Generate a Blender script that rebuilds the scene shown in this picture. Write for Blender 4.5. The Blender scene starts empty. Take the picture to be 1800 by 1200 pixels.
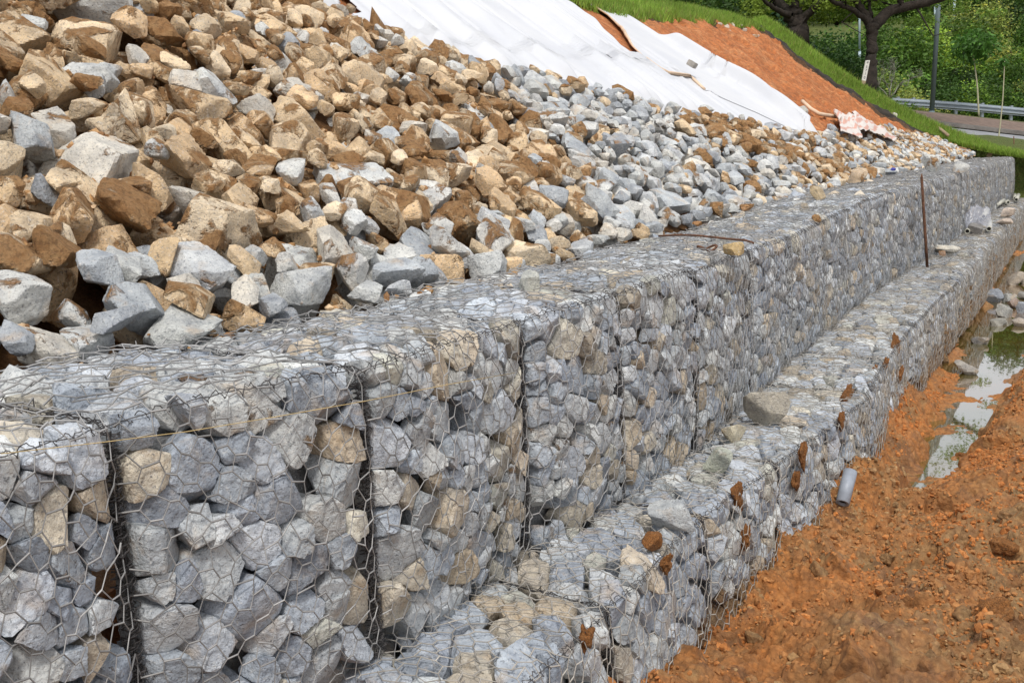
import bpy, bmesh, math, random
import numpy as np
from mathutils import Vector, Matrix
random.seed(7); rng = np.random.default_rng(11)
S = bpy.context.scene; COL = S.collection

# ------------------------------------------------------------------ camera
F_PX = 1850.0; YAW = math.radians(33.1); ROLL = math.atan(0.04)
_y0 = 210 + 0.04 * 1206
PITCH = math.atan((600 - _y0) * math.cos(ROLL) / F_PX)
CF = np.array([-math.sin(YAW) * math.cos(PITCH), math.cos(YAW) * math.cos(PITCH), -math.sin(PITCH)])
_R = np.array([math.cos(YAW), math.sin(YAW), 0.0]); _U = np.cross(_R, CF)
CR = _R * math.cos(ROLL) - _U * math.sin(ROLL); CU = _R * math.sin(ROLL) + _U * math.cos(ROLL)
CC = np.array([0, 0, 1.74])
cam = bpy.data.objects.new('camera', bpy.data.cameras.new('camera')); COL.objects.link(cam)
M4 = Matrix.Identity(4)
for i in range(3):
    M4[i][0] = CR[i]; M4[i][1] = CU[i]; M4[i][2] = -CF[i]; M4[i][3] = CC[i]
cam.matrix_world = M4
cam.data.sensor_width = 36; cam.data.lens = 36 * F_PX / 1800; cam.data.clip_end = 2000; cam.data.clip_start = 0.05
S.camera = cam
# ------------------------------------------------------------------ sky, sun, exposure (overcast)
W = bpy.data.worlds.new('World'); S.world = W; W.use_nodes = True
wn = W.node_tree.nodes; wl = W.node_tree.links; wn.clear()
SUN_EL = math.radians(57); SUN_AZ = math.radians(146)      # azimuth clockwise from +Y
sky = wn.new('ShaderNodeTexSky'); sky.sky_type = 'NISHITA'; sky.sun_disc = False
sky.sun_elevation = SUN_EL; sky.sun_rotation = SUN_AZ; sky.air_density = 1.0; sky.dust_density = 4.0; sky.ozone_density = 1.0
mixw = wn.new('ShaderNodeMix'); mixw.data_type = 'RGBA'; mixw.inputs['Factor'].default_value = 0.72
wl.new(sky.outputs[0], mixw.inputs['A']); mixw.inputs['B'].default_value = (9.6, 9.75, 10.0, 1)
bg = wn.new('ShaderNodeBackground'); bg.inputs['Strength'].default_value = 0.12
wo = wn.new('ShaderNodeOutputWorld'); wl.new(mixw.outputs['Result'], bg.inputs['Color']); wl.new(bg.outputs[0], wo.inputs[0])
sl = bpy.data.lights.new('sun', 'SUN'); sl.energy = 2.4; sl.angle = math.radians(10); sl.color = (1, 0.965, 0.91)
so = bpy.data.objects.new('sun', sl); COL.objects.link(so)
sd = Vector((math.sin(SUN_AZ) * math.cos(SUN_EL), math.cos(SUN_AZ) * math.cos(SUN_EL), math.sin(SUN_EL)))
so.rotation_euler = sd.to_track_quat('Z', 'Y').to_euler(); so.location = (10, -5, 30)
S.view_settings.view_transform = 'Standard'; S.view_settings.look = 'None'
S.view_settings.exposure = -0.04; S.view_settings.gamma = 1

# ------------------------------------------------------------------ helpers
def ray(x, y): return CF + CR * (x - 900) / F_PX + CU * (600 - y) / F_PX
def at_z(x, y, z):
    r = ray(x, y); return CC + r * (z - CC[2]) / r[2]
def at_d(x, y, Z): return CC + ray(x, y) * Z
def proj(P):
    v = np.atleast_2d(P) - CC; z = v @ CF
    zz = np.where(np.abs(z) < 1e-6, 1e-6, z)
    return 900 + F_PX * (v @ CR) / zz, 600 - F_PX * (v @ CU) / zz, z

def _h(ix, iy, iz, s):
    n = (ix * 73856093) ^ (iy * 19349663) ^ (iz * 83492791) ^ (s * 2654435761)
    n = n & 0xffffffff
    n = ((n ^ (n >> 13)) * 1274126177) & 0xffffffff
    n = ((n ^ (n >> 16)) * 2246822519) & 0xffffffff
    return ((n ^ (n >> 15)) & 0xffff) / 32767.5 - 1.0
def vnoise(P, s=0):
    P = np.asarray(P, float); I = np.floor(P).astype(np.int64); f = P - I; f = f * f * (3 - 2 * f)
    x, y, z = I[..., 0], I[..., 1], I[..., 2]; fx, fy, fz = f[..., 0], f[..., 1], f[..., 2]
    def L(a, b, t): return a + (b - a) * t
    c = [[[_h(x + i, y + j, z + k, s) for k in (0, 1)] for j in (0, 1)] for i in (0, 1)]
    a = [[L(c[i][j][0], c[i][j][1], fz) for j in (0, 1)] for i in (0, 1)]
    b = [L(a[i][0], a[i][1], fy) for i in (0, 1)]
    return L(b[0], b[1], fx)
def fbm(P, o=4, s=0, g=0.5):
    P = np.asarray(P, float); a = 1.0; t = 0; r = 0
    for i in range(o):
        r = r + a * vnoise(P, s + i * 17); t += a; a *= g; P = P * 2.03 + 7.31
    return r / t
def p3(x, y, z=0.0):
    return np.stack(np.broadcast_arrays(np.asarray(x, float), np.asarray(y, float), np.asarray(z, float)), -1)
def sm(x, a, b):
    t = np.clip((x - a) / (b - a), 0, 1); return t * t * (3 - 2 * t)

def mesh(name, V, Fc, mat, tint=None, parent=None, smooth=True, loc=None, sharp=None):
    V = np.asarray(V, np.float32); me = bpy.data.meshes.new(name)
    if loc is not None: V = V - np.asarray(loc, np.float32)
    Fc = np.asarray(Fc, np.int32); k = Fc.shape[1]
    me.vertices.add(len(V)); me.vertices.foreach_set('co', V.ravel())
    me.loops.add(Fc.size); me.loops.foreach_set('vertex_index', Fc.ravel())
    me.polygons.add(len(Fc)); me.polygons.foreach_set('loop_start', np.arange(0, Fc.size, k, dtype=np.int32))
    me.polygons.foreach_set('loop_total', np.full(len(Fc), k, np.int32))
    me.polygons.foreach_set('use_smooth', np.full(len(Fc), smooth))
    me.update(calc_edges=True)
    if sharp: me.set_sharp_from_angle(angle=math.radians(sharp))
    if tint is not None:
        t = np.asarray(tint, np.float32)
        if t.ndim == 1: t = np.tile(t, (len(V), 1))
        at = me.color_attributes.new('tint', 'FLOAT_COLOR', 'POINT'); at.data.foreach_set('color', t.ravel())
    me.materials.append(mat)
    o = bpy.data.objects.new(name, me); COL.objects.link(o)
    if loc is not None: o.location = loc
    if parent is not None: o.parent = parent
    return o
def empty(name, loc):
    o = bpy.data.objects.new(name, None); o.empty_display_size = 0.1; COL.objects.link(o); o.location = loc; return o
def tag(o, label, cat, group=None):
    o['label'] = label; o['category'] = cat
    if group: o['group'] = group
    return o
def kind(o, k): o['kind'] = k; return o

def grid(P):
    n, m = P.shape[:2]; i = np.arange(n * m).reshape(n, m)
    return P.reshape(-1, 3), np.stack([i[:-1, :-1], i[:-1, 1:], i[1:, 1:], i[1:, :-1]], -1).reshape(-1, 4)
def segs(A, B, r, n=4):
    A = np.asarray(A, float); B = np.asarray(B, float); r = np.broadcast_to(np.asarray(r, float), (len(A),))
    d = B - A; L = np.linalg.norm(d, axis=1, keepdims=True); L[L == 0] = 1; d = d / L
    ref = np.where(np.abs(d[:, 2:3]) > 0.9, np.array([[1., 0, 0]]), np.array([[0, 0, 1.]]))
    a = np.cross(d, ref); a /= np.linalg.norm(a, axis=1, keepdims=True); b = np.cross(d, a)
    A = A - d * r[:, None] * .5; B = B + d * r[:, None] * .5
    th = np.arange(n) * 2 * math.pi / n
    off = (a[:, None] * np.cos(th)[None, :, None] + b[:, None] * np.sin(th)[None, :, None]) * r[:, None, None]
    V = np.concatenate([A[:, None] + off, B[:, None] + off], 1).reshape(-1, 3)
    k = np.arange(n); k2 = (k + 1) % n
    Fq = np.stack([k, k2, k2 + n, k + n], 1)
    return V, (Fq[None] + (np.arange(len(A)) * 2 * n)[:, None, None]).reshape(-1, 4)
def tube(pts, rad, n=8, cap=True):
    pts = np.asarray(pts, float); m = len(pts); rad = np.broadcast_to(np.asarray(rad, float), (m,))
    t = np.gradient(pts, axis=0); t /= np.linalg.norm(t, axis=1, keepdims=True)
    a = np.cross(t[0], [0.13, 0.27, 1.0]); a /= np.linalg.norm(a); V = []
    for i in range(m):
        a = a - t[i] * (a @ t[i]); a /= np.linalg.norm(a); b = np.cross(t[i], a)
        th = np.arange(n) * 2 * math.pi / n
        V.append(pts[i] + (np.cos(th)[:, None] * a + np.sin(th)[:, None] * b) * rad[i])
    V = np.concatenate(V); idx = np.arange(m * n).reshape(m, n); nx = np.roll(idx, -1, 1)
    Fq = np.stack([idx[:-1], nx[:-1], nx[1:], idx[1:]], -1).reshape(-1, 4)
    if cap:
        V = np.concatenate([V, pts[:1], pts[-1:]]); c0 = m * n; c1 = c0 + 1
        k = np.arange(n); k2 = (k + 1) % n
        Fq = np.concatenate([Fq, np.stack([np.full(n, c0), k2, k, k], 1)[:, [0, 1, 2, 2]][:, :4], np.stack([np.full(n, c1), idx[-1][k], idx[-1][k2], idx[-1][k2]], 1)])
    return V, Fq
def join(L):
    Vs, Fs, o = [], [], 0
    for V, Fq in L: Vs.append(V); Fs.append(Fq + o); o += len(V)
    return np.concatenate(Vs), np.concatenate(Fs)
def clean(o):
    bm = bmesh.new(); bm.from_mesh(o.data); bmesh.ops.dissolve_degenerate(bm, dist=1e-6, edges=bm.edges); bm.to_mesh(o.data); bm.free(); return o
def bmobj(name, bm, mat, parent=None, smooth=False):
    me = bpy.data.meshes.new(name); bm.to_mesh(me); bm.free(); me.materials.append(mat)
    for p in me.polygons: p.use_smooth = smooth
    o = bpy.data.objects.new(name, me); COL.objects.link(o)
    if parent is not None: o.parent = parent
    return o
def ico(sub):
    bm = bmesh.new(); bmesh.ops.create_icosphere(bm, subdivisions=sub, radius=1)
    V = np.array([v.co[:] for v in bm.verts]); V /= np.linalg.norm(V, axis=1, keepdims=True)
    Fc = np.array([[v.index for v in f.verts] for f in bm.faces]); bm.free(); return V, Fc
ICO = {k: ico(k) for k in (1, 2, 3, 4, 5)}

# ------------------------------------------------------------------ materials
def newmat(name):
    m = bpy.data.materials.new(name); m.use_nodes = True; t = m.node_tree; t.nodes.clear()
    o = t.nodes.new('ShaderNodeOutputMaterial'); b = t.nodes.new('ShaderNodeBsdfPrincipled')
    t.links.new(b.outputs[0], o.inputs[0]); return m, t, b
class NT:
    def __init__(s, t): s.t = t
    def n(s, ty, **k):
        x = s.t.nodes.new(ty)
        for a, v in k.items(): setattr(x, a, v)
        return x
    def l(s, a, b): s.t.links.new(a, b)
    def noise(s, vec, sc, det=4, rough=.55, dist=0.0):
        x = s.n('ShaderNodeTexNoise'); x.inputs['Scale'].default_value = sc; x.inputs['Detail'].default_value = det
        x.inputs['Roughness'].default_value = rough; x.inputs['Distortion'].default_value = dist
        if vec is not None: s.l(vec, x.inputs['Vector'])
        return x.outputs['Fac']
    def ramp(s, fac, a, b, ca=0.0, cb=1.0):
        x = s.n('ShaderNodeMapRange'); x.inputs['From Min'].default_value = a; x.inputs['From Max'].default_value = b
        x.inputs['To Min'].default_value = ca; x.inputs['To Max'].default_value = cb; s.l(fac, x.inputs['Value']); return x.outputs[0]
    def math(s, op, a, b=None):
        x = s.n('ShaderNodeMath', operation=op)
        for i, v in enumerate((a, b)):
            if v is None: continue
            if isinstance(v, (int, float)): x.inputs[i].default_value = v
            else: s.l(v, x.inputs[i])
        return x.outputs[0]
    def mix(s, fac, a, b, bt='MIX'):
        x = s.n('ShaderNodeMix', data_type='RGBA', blend_type=bt)
        for nm, v in (('Factor', fac), ('A', a), ('B', b)):
            if isinstance(v, (int, float)): x.inputs[nm].default_value = v
            elif isinstance(v, tuple): x.inputs[nm].default_value = (*v, 1) if len(v) == 3 else v
            else: s.l(v, x.inputs[nm])
        return x.outputs['Result']
    def bump(s, h, st, d, nrm=None):
        x = s.n('ShaderNodeBump'); x.inputs['Strength'].default_value = st; x.inputs['Distance'].default_value = d
        s.l(h, x.inputs['Height'])
        if nrm is not None: s.l(nrm, x.inputs['Normal'])
        return x.outputs[0]
    def objvec(s, rand=True):
        c = s.n('ShaderNodeTexCoord').outputs['Object']
        if not rand: return c
        oi = s.n('ShaderNodeObjectInfo'); v = s.n('ShaderNodeVectorMath', operation='ADD')
        s.l(c, v.inputs[0]); m = s.math('MULTIPLY', oi.outputs['Random'], 37.0); s.l(m, v.inputs[1]); return v.outputs[0]

def stone_mat(name, soilcol=(.46, .225, .08), soilcol2=(.64, .38, .175), fine=1.0):
    m, t, b = newmat(name); N = NT(t); v = N.objvec()
    at = N.n('ShaderNodeAttribute', attribute_name='tint')
    mid = N.noise(v, 9, 5, .6); c = N.mix(1.0, at.outputs['Color'], N.mix(N.ramp(mid, .3, .7), (.62, .635, .67), (1.26, 1.25, 1.21)), 'MULTIPLY')
    # warm iron staining
    st = N.ramp(N.noise(v, 6.5, 4, .6, .6), .56, .70); c = N.mix(N.math('MULTIPLY', st, .5), c, (.52, .37, .22))
    sp = N.ramp(N.noise(v, 85, 3, .7), .56, .66); c = N.mix(N.math('MULTIPLY', sp, .65), c, (.09, .10, .12))
    wp = N.ramp(N.noise(v, 60, 3, .7, .4), .56, .68); c = N.mix(N.math('MULTIPLY', wp, .42), c, (.72, .70, .66))
    geo = N.n('ShaderNodeNewGeometry'); sx = N.n('ShaderNodeSeparateXYZ'); N.l(geo.outputs['Normal'], sx.inputs[0])
    s1 = N.math('ADD', N.noise(v, 5, 5, .65, .5), N.math('MULTIPLY', sx.outputs['Z'], .05))
    s2 = N.math('SUBTRACT', s1, N.ramp(at.outputs['Alpha'], 0, 1, .80, .22)); sf = N.ramp(s2, -.02, .05)
    soil = N.mix(N.ramp(N.noise(v, 13, 8, .75), .38, .64), soilcol, soilcol2); soil = N.mix(N.ramp(N.noise(v, 38, 5, .75), .5, .6, 0, .55), soil, (.16, .08, .035))
    c = N.mix(N.math('MULTIPLY', sf, .93), c, soil); N.l(c, b.inputs['Base Color'])
    b.inputs['Roughness'].default_value = .86; b.inputs['Specular IOR Level'].default_value = .28
    h1 = N.noise(v, 22, 8, .66, .2); h2 = N.noise(v, 95, 4, .6); h3 = N.math('MULTIPLY', N.noise(v, 40, 6, .8), sf)
    n1 = N.bump(h1, .75, .03 * fine); n2 = N.bump(h2, .8, .009, n1); n3 = N.bump(h3, 1.0, .05, n2); N.l(n3, b.inputs['Normal'])
    return m
M_ROCK = stone_mat('broken_rock'); M_FILL = stone_mat('gabion_stone', (.36, .19, .08), (.5, .33, .17), .8)

def soil_mat(name, cols, scale=1.0, wet=0.0, bumpd=.05, stretch=None, far=None, vs=1.0):
    m, t, b = newmat(name); N = NT(t); v = N.n('ShaderNodeTexCoord').outputs['Object']
    if stretch:
        mp = N.n('ShaderNodeMapping'); mp.inputs['Scale'].default_value = stretch[0]; mp.inputs['Rotation'].default_value = stretch[1]; N.l(v, mp.inputs[0]); v = mp.outputs[0]
    c = N.mix(N.ramp(N.noise(v, 1.3 * scale, 5, .6, .5), .38, .62), cols[0], cols[1])
    c = N.mix(N.ramp(N.noise(v, 3.1 * scale, 6, .65, .8), .5, .66), c, cols[2])
    if far: sxx = N.n('ShaderNodeSeparateXYZ'); N.l(v, sxx.inputs[0]); c = N.mix(N.ramp(N.math('ADD', N.noise(v, .9 * scale, 5, .65, .7), N.ramp(sxx.outputs['X'], -1.5, -.2, -.08, .14)), .47, .58, 0, .9), c, far); c = N.mix(N.ramp(N.noise(v, 1.7 * scale, 5, .7, .9), .54, .61, 0, .85), c, (.17, .095, .055))
    c = N.mix(N.ramp(N.noise(v, 9 * scale, 5, .7), .55, .7, 0, .7), c, cols[3])
    c = N.mix(N.ramp(N.noise(v, 12 * scale, 8, .78, .4), .40, .60, 0, 1), N.mix(.62, c, (.10, .048, .02)), c)
    c = N.mix(N.ramp(N.noise(v, 34 * scale, 4, .7), .52, .68, 0, .45), c, N.mix(.5, c, (.80, .46, .2))); N.l(c, b.inputs['Base Color'])
    dv_ = N.n('ShaderNodeVectorMath', operation='ADD'); nz_ = N.n('ShaderNodeTexNoise'); nz_.inputs['Scale'].default_value = 7 * scale; N.l(v, nz_.inputs['Vector']); sc_ = N.n('ShaderNodeVectorMath', operation='SCALE'); N.l(nz_.outputs['Color'], sc_.inputs[0]); sc_.inputs['Scale'].default_value = .05 / scale; N.l(v, dv_.inputs[0]); N.l(sc_.outputs[0], dv_.inputs[1])
    def vor(k):
        x = N.n('ShaderNodeTexVoronoi'); x.inputs['Scale'].default_value = k; N.l(dv_.outputs[0], x.inputs['Vector']); return x
    v1, v2 = vor(11 * scale * vs), vor(30 * scale * vs); cel = 1.0 if vs == 1 else .12
    c = N.mix(N.math('MULTIPLY', N.ramp(v1.outputs['Color'], .0, 1.0), .55 * cel), c, cols[1]); N.l(N.mix(N.ramp(v2.outputs['Distance'], .25, .75, 0, .55 * cel), c, N.mix(.6, c, (.09, .045, .02))), b.inputs['Base Color'])  # low gaps between the crumbs darkened in the colour, as their shade
    w = N.ramp(N.noise(v, 1.9 * scale, 4, .6), .45, .62, .9, .9 - wet); N.l(w, b.inputs['Roughness'])
    b.inputs['Specular IOR Level'].default_value = .35
    h = N.bump(N.math('MULTIPLY', v1.outputs['Distance'], -1.0), .9 * cel, bumpd * .7); h = N.bump(N.math('MULTIPLY', v2.outputs['Distance'], -1.0), .9 * cel, bumpd * .35, h); h = N.bump(N.noise(v, 14 * scale, 6, .6), .8, bumpd * .4, h); h = N.bump(N.noise(v, 60 * scale, 6, .75), .9, bumpd * .42, h); N.l(h, b.inputs['Normal'])
    return m
M_RED = soil_mat('red_bank_soil', [(.60, .21, .07), (.48, .15, .045), (.66, .29, .12), (.30, .11, .05)], .8, 0, .05, vs=.22)
M_BASE = soil_mat('brown_slope_soil', [(.30, .155, .06), (.24, .12, .045), (.38, .2, .09), (.18, .09, .04)], 1.2, 0, .05)
M_MUD = soil_mat('wet_mud', [(.60, .225, .055), (.46, .20, .065), (.36, .23, .10), (.24, .10, .04)], 1.0, .42, .03, None, (.33, .235, .115))
M_CLAY = soil_mat('orange_clay', [(.60, .25, .07), (.50, .20, .055), (.52, .28, .12), (.36, .16, .06)], 5, .2, .03)
M_GRASSG = soil_mat('turf', [(.12, .21, .035), (.09, .17, .03), (.17, .24, .05), (.18, .17, .06)], 1.5, 0, .06)
M_VERGE = soil_mat('verge_turf', [(.09, .16, .035), (.13, .17, .05), (.16, .17, .06), (.2, .16, .08)], 1.5, 0, .06)

def plain(name, col, rough=.6, metal=0.0, var=.25, scale=8, bump=.0, spec=.4, obj=True):
    m, t, b = newmat(name); N = NT(t); v = N.objvec()
    n = N.noise(v, scale, 5, .6); c = N.mix(N.ramp(n, .3, .7), tuple(x * (1 - var) for x in col), tuple(min(1, x * (1 + var)) for x in col))
    N.l(c, b.inputs['Base Color']); b.inputs['Roughness'].default_value = rough; b.inputs['Metallic'].default_value = metal
    b.inputs['Specular IOR Level'].default_value = spec
    if bump: N.l(N.bump(N.noise(v, scale * 3, 6, .65), .7, bump), b.inputs['Normal'])
    return m
M_WIRE = plain('galvanised_wire', (.31, .305, .30), .5, .3, .45, 5)
M_WIRE2 = plain('mud_stained_wire', (.36, .335, .30), .65, .15, .4, 7)
M_LACE = plain('dark_lacing_wire', (.085, .08, .08), .6, .3, .4, 20)
M_RUST = plain('rusty_steel', (.13, .062, .035), .85, .1, .5, 30, .002)
M_PVC = plain('weathered_pvc', (.48, .47, .40), .5, 0, .25, 12)
M_PVCG = plain('grey_pvc', (.30, .33, .38), .45, 0, .2, 10)
M_DARK = plain('hollow_shade', (.015, .013, .012), .9, 0, .2, 5)  # near-black colour painted as the shade inside the pipes
M_ASPH = plain('asphalt', (.26, .265, .28), .9, 0, .12, 3, .004)
M_PATH = plain('brown_paving', (.17, .12, .095), .9, 0, .3, 5, .01)
M_KERB = plain('kerb_concrete', (.12, .11, .10), .9, 0, .35, 4, .01)
M_STEEL = plain('rail_steel', (.36, .41, .46), .45, .45, .12, 2)
M_POLE = plain('grey_green_pole', (.17, .22, .24), .45, .2, .12, 2)
M_PALE = plain('pale_pole', (.40, .50, .55), .5, .1, .1, 2)
M_BARK = plain('dark_bark', (.035, .027, .022), .95, 0, .5, 8, .05)
M_TWIG = plain('pale_twig', (.38, .36, .24), .8, 0, .2, 8)
M_DEAD = plain('grey_dead_wood', (.33, .33, .27), .85, 0, .25, 8)
M_CONC = plain('old_concrete', (.20, .19, .18), .9, 0, .3, 12, .01)
M_BRICK = plain('cement_brick', (.33, .31, .28), .9, 0, .3, 14, .01)
M_EDGE = plain('dark_edging', (.035, .028, .022), .95, 0, .5, 6, .03)
M_WOOD = plain('weathered_timber', (.34, .26, .17), .85, 0, .3, 9, .01)
M_POST = plain('white_painted_post', (.72, .70, .66), .7, 0, .08, 12)
M_INK = plain('faded_ink', (.06, .07, .09), .8, 0, .3, 12)
M_BLUE = plain('blue_plastic', (.06, .07, .35), .5, 0, .2, 12)
M_TWINE = plain('straw_twine', (.55, .42, .2), .8, 0, .2, 12)
M_HEM = plain('stained_hem', (.66, .50, .36), .8, 0, .2, 3)

def leaf_mat(name):
    m, t, b = newmat(name); N = NT(t); at = N.n('ShaderNodeAttribute', attribute_name='tint')
    oi = N.n('ShaderNodeObjectInfo')
    c = N.mix(1.0, at.outputs['Color'], N.mix(oi.outputs['Random'], (.75, .85, .8), (1.25, 1.12, 1.0)), 'MULTIPLY')
    N.l(c, b.inputs['Base Color']); b.inputs['Roughness'].default_value = .55; b.inputs['Specular IOR Level'].default_value = .3
    tr = N.n('ShaderNodeBsdfTranslucent'); N.l(c, tr.inputs['Color']); mx = N.n('ShaderNodeMixShader'); mx.inputs[0].default_value = .3
    out = [x for x in t.nodes if x.type == 'OUTPUT_MATERIAL'][0]
    N.l(b.outputs[0], mx.inputs[1]); N.l(tr.outputs[0], mx.inputs[2]); N.l(mx.outputs[0], out.inputs[0]); return m
M_LEAF = leaf_mat('leaves'); M_BLADE = leaf_mat('grass_blades')

m, t, b = newmat('white_geotextile'); N = NT(t); v = N.n('ShaderNodeTexCoord').outputs['Object']
c = N.mix(N.ramp(N.noise(v, 1.2, 4, .6), .35, .65), (.54, .555, .59), (.60, .61, .63))
c = N.mix(N.ramp(N.noise(v, 2.6, 5, .7, 1.), .66, .78, 0, .35), c, (.6, .5, .4)); N.l(c, b.inputs['Base Color'])
b.inputs['Roughness'].default_value = .85; N.l(N.bump(N.noise(v, 40, 4, .6), .3, .004), b.inputs['Normal']); M_CLOTH = m
m, t, b = newmat('muddy_water'); N = NT(t); v = N.n('ShaderNodeTexCoord').outputs['Object']
N.l(N.mix(N.ramp(N.noise(v, .9, 3), .4, .6), (.16, .085, .02), (.085, .075, .012)), b.inputs['Base Color']); b.inputs['Roughness'].default_value = .015; b.inputs['IOR'].default_value = 2.2; b.inputs['Coat Weight'].default_value = 1; b.inputs['Coat IOR'].default_value = 1.8; b.inputs['Coat Roughness'].default_value = .01
N.l(N.bump(N.noise(v, 9, 3, .5), .12, .004), b.inputs['Normal']); M_WATER = m
m, t, b = newmat('thin_plastic_film'); b.inputs['Base Color'].default_value = (.42, .44, .52, 1); b.inputs['Roughness'].default_value = .25
b.inputs['Alpha'].default_value = .42; M_FILM = m
m, t, b = newmat('red_striped_sheet'); N = NT(t); v = N.n('ShaderNodeTexCoord').outputs['Object']
wv = N.n('ShaderNodeTexWave'); wv.inputs['Scale'].default_value = 2.2; wv.inputs['Distortion'].default_value = 3.0; N.l(v, wv.inputs[0])
N.l(N.mix(N.ramp(wv.outputs['Fac'], .6, .9, 0, .7), (.62, .57, .53), (.55, .22, .14)), b.inputs['Base Color']); M_STRIPE = m

# ------------------------------------------------------------------ lines of the place (X right, Y along the wall)
SY = [-1.6, -.55, .55, 1.72, 2.51, 3.59, 4.33, 5.27, 6.65, 7.75, 8.97, 10.05, 11.05, 12.25, 13.5, 14.8, 15.9, 17.0, 18.15, 19.3, 20.45, 21.6, 22.85, 24.1, 25.35, 26.6, 27.85, 29.1]
KY = [-3, 1.7, 2.5, 3.59, 4.33, 5.27, 6.65, 7.75, 8.97, 11.05, 14.8, 21.6, 29.1, 60]
KX = [-2.3, -2.40, -2.19, -2.26, -2.19, -2.21, -2.41, -2.51, -2.61, -2.77, -2.92, -3.37, -3.84, -6]
xw = lambda y: np.interp(y, KY, KX)
KZT = lambda y: np.interp(y, [1.7, 2.5, 3.59, 4.33, 6.65, 7.75, 11.05, 14.8, 21.6, 29.1], [1.06, 1.08, 1.04, 1.07, 1.03, 1.0, 1.08, 1.07, 1.04, .97])
KZB = lambda y: np.interp(y, [2.5, 3.59, 4.33, 6.65, 11.05, 14.8, 21.6, 29.1], [.06, .04, .06, .03, .08, .07, .04, -.03])
LY = [-2, 3, 3.85, 4.78, 5.55, 6.76, 8.7, 14.4, 18, 27, 40]; LX = [-1.62, -1.7, -1.76, -1.78, -1.74, -1.72, -1.94, -2.3, -2.57, -3.3, -4.4]
xl = lambda y: np.interp(y, LY, LX)
LSY = [1.3, 2.35, 3.3, 4.35, 5.3, 6.1, 7.1, 8.2, 9.3, 10.4, 11.5, 12.6, 13.8, 15, 16.2, 17.4, 18.6, 19.8, 21, 22.2, 23.4, 24.6, 25.8, 27, 28.2, 29.4]
TA = .66
pw = lambda X, Y: xw(Y) - X - .95                     # distance behind the wall's back edge
CREST = lambda Y: np.interp(Y, [0, 14, 16.5, 20, 28, 40], [4.7, 4.5, 4.3, 4.75, 5.6, 5.8])
def dip(p, Y): return .30 * np.sin(math.pi * np.clip(p / 5.9, 0, 1)) * sm(Y, 23.5, 28.5)
def bank(X, Y):
    p = pw(X, Y); c = CREST(Y)
    return 1 + TA * np.minimum(p, c) - dip(p, Y)

# ------------------------------------------------------------------ ground: soil bank, turf, road, hills, mud
def soft_noise(X, Y, sc, o, s): return fbm(p3(X * sc, Y * sc, s * 3.7), o, s)
# bare soil bank behind the wall (under rocks and sheets as well)
def rock_top(Y):          # how far up the bank (p) the rubble reaches
    return np.interp(Y, [-2, 5.6, 6.6, 7.3, 8.1, 10.2, 12.4, 16.3, 18.2, 21, 25, 28, 29.2], [5.0, 4.7, 3.6, 2.95, 2.40, 2.05, 1.6, 1.02, 1.15, 1.25, 1.05, .75, .3])
ys = np.concatenate([np.arange(-4, 13, .12), np.arange(13, 29.31, .045)]); ps = np.concatenate([np.arange(-.3, 6.0, .05), np.arange(6, 9, .2)])
PP, YY = np.meshgrid(ps, ys, indexing='ij'); XX = xw(YY) - .95 - PP
rt = rock_top(YY)
ZZ = bank(XX, YY); under = 1 - sm(PP, rt - .25, rt + .15)
ZZ = np.where(PP < 0, .8, ZZ - under * np.clip(.42 - .1 * (PP < .3), 0, .5))
ex = 1 - under
dst = sm(YY, 16.9, 18.9)
ridg = 1 - np.abs(soft_noise(XX + YY * .3, YY, 1.1, 4, 3))
ZZ += ex * dst * (.26 * (ridg - .72) + .12 * soft_noise(XX, YY, 2.3, 5, 5) + .07 * (1 - 2 * np.abs(soft_noise(XX, YY, 3.5, 3, 7))) )
ZZ -= ex * .06
hol = np.exp(-((PP - 1.9) / 1.1) ** 2 - ((YY - 24.5) / 2.6) ** 2); ZZ -= ex * .28 * hol
V, Fq = grid(np.stack([XX, YY, ZZ], -1)); ob_ = kind(mesh('red_soil_bank', V, Fq, M_RED), 'structure')
M_TOP = soil_mat('dark_topsoil', [(.17, .10, .055), (.11, .065, .035), (.30, .16, .08), (.07, .045, .03)], 1.2, 0, .08)
ob_.data.materials.append(M_BASE); ob_.data.materials.append(M_TOP)
nz_ = .55 * fbm(p3(YY * 1.6, PP * 1.6), 4, 12); und_ = (under > .3); tp_ = (~und_) & (((YY > 28.45 + nz_) & (PP > .6)) | ((PP > CREST(YY) - .10 + .45 * nz_) & (YY > 15)))
mi_ = np.where(und_, 1, np.where(tp_, 2, 0)).ravel()[Fq[:, 0]]; ob_.data.polygons.foreach_set('material_index', mi_.astype(np.int32))
# dark brown soil lip right under the turf and beside the edging
def strip(name, pts, half, zoff, mat, seed, lump=.05, n=10, thick=.12):
    pts = np.asarray(pts, float); d = np.r_[0, np.cumsum(np.linalg.norm(np.diff(pts, axis=0), axis=1))]
    t = np.arange(0, d[-1], .06); C = np.stack([np.interp(t, d, pts[:, k]) for k in range(3)], -1)
    return C

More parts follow.
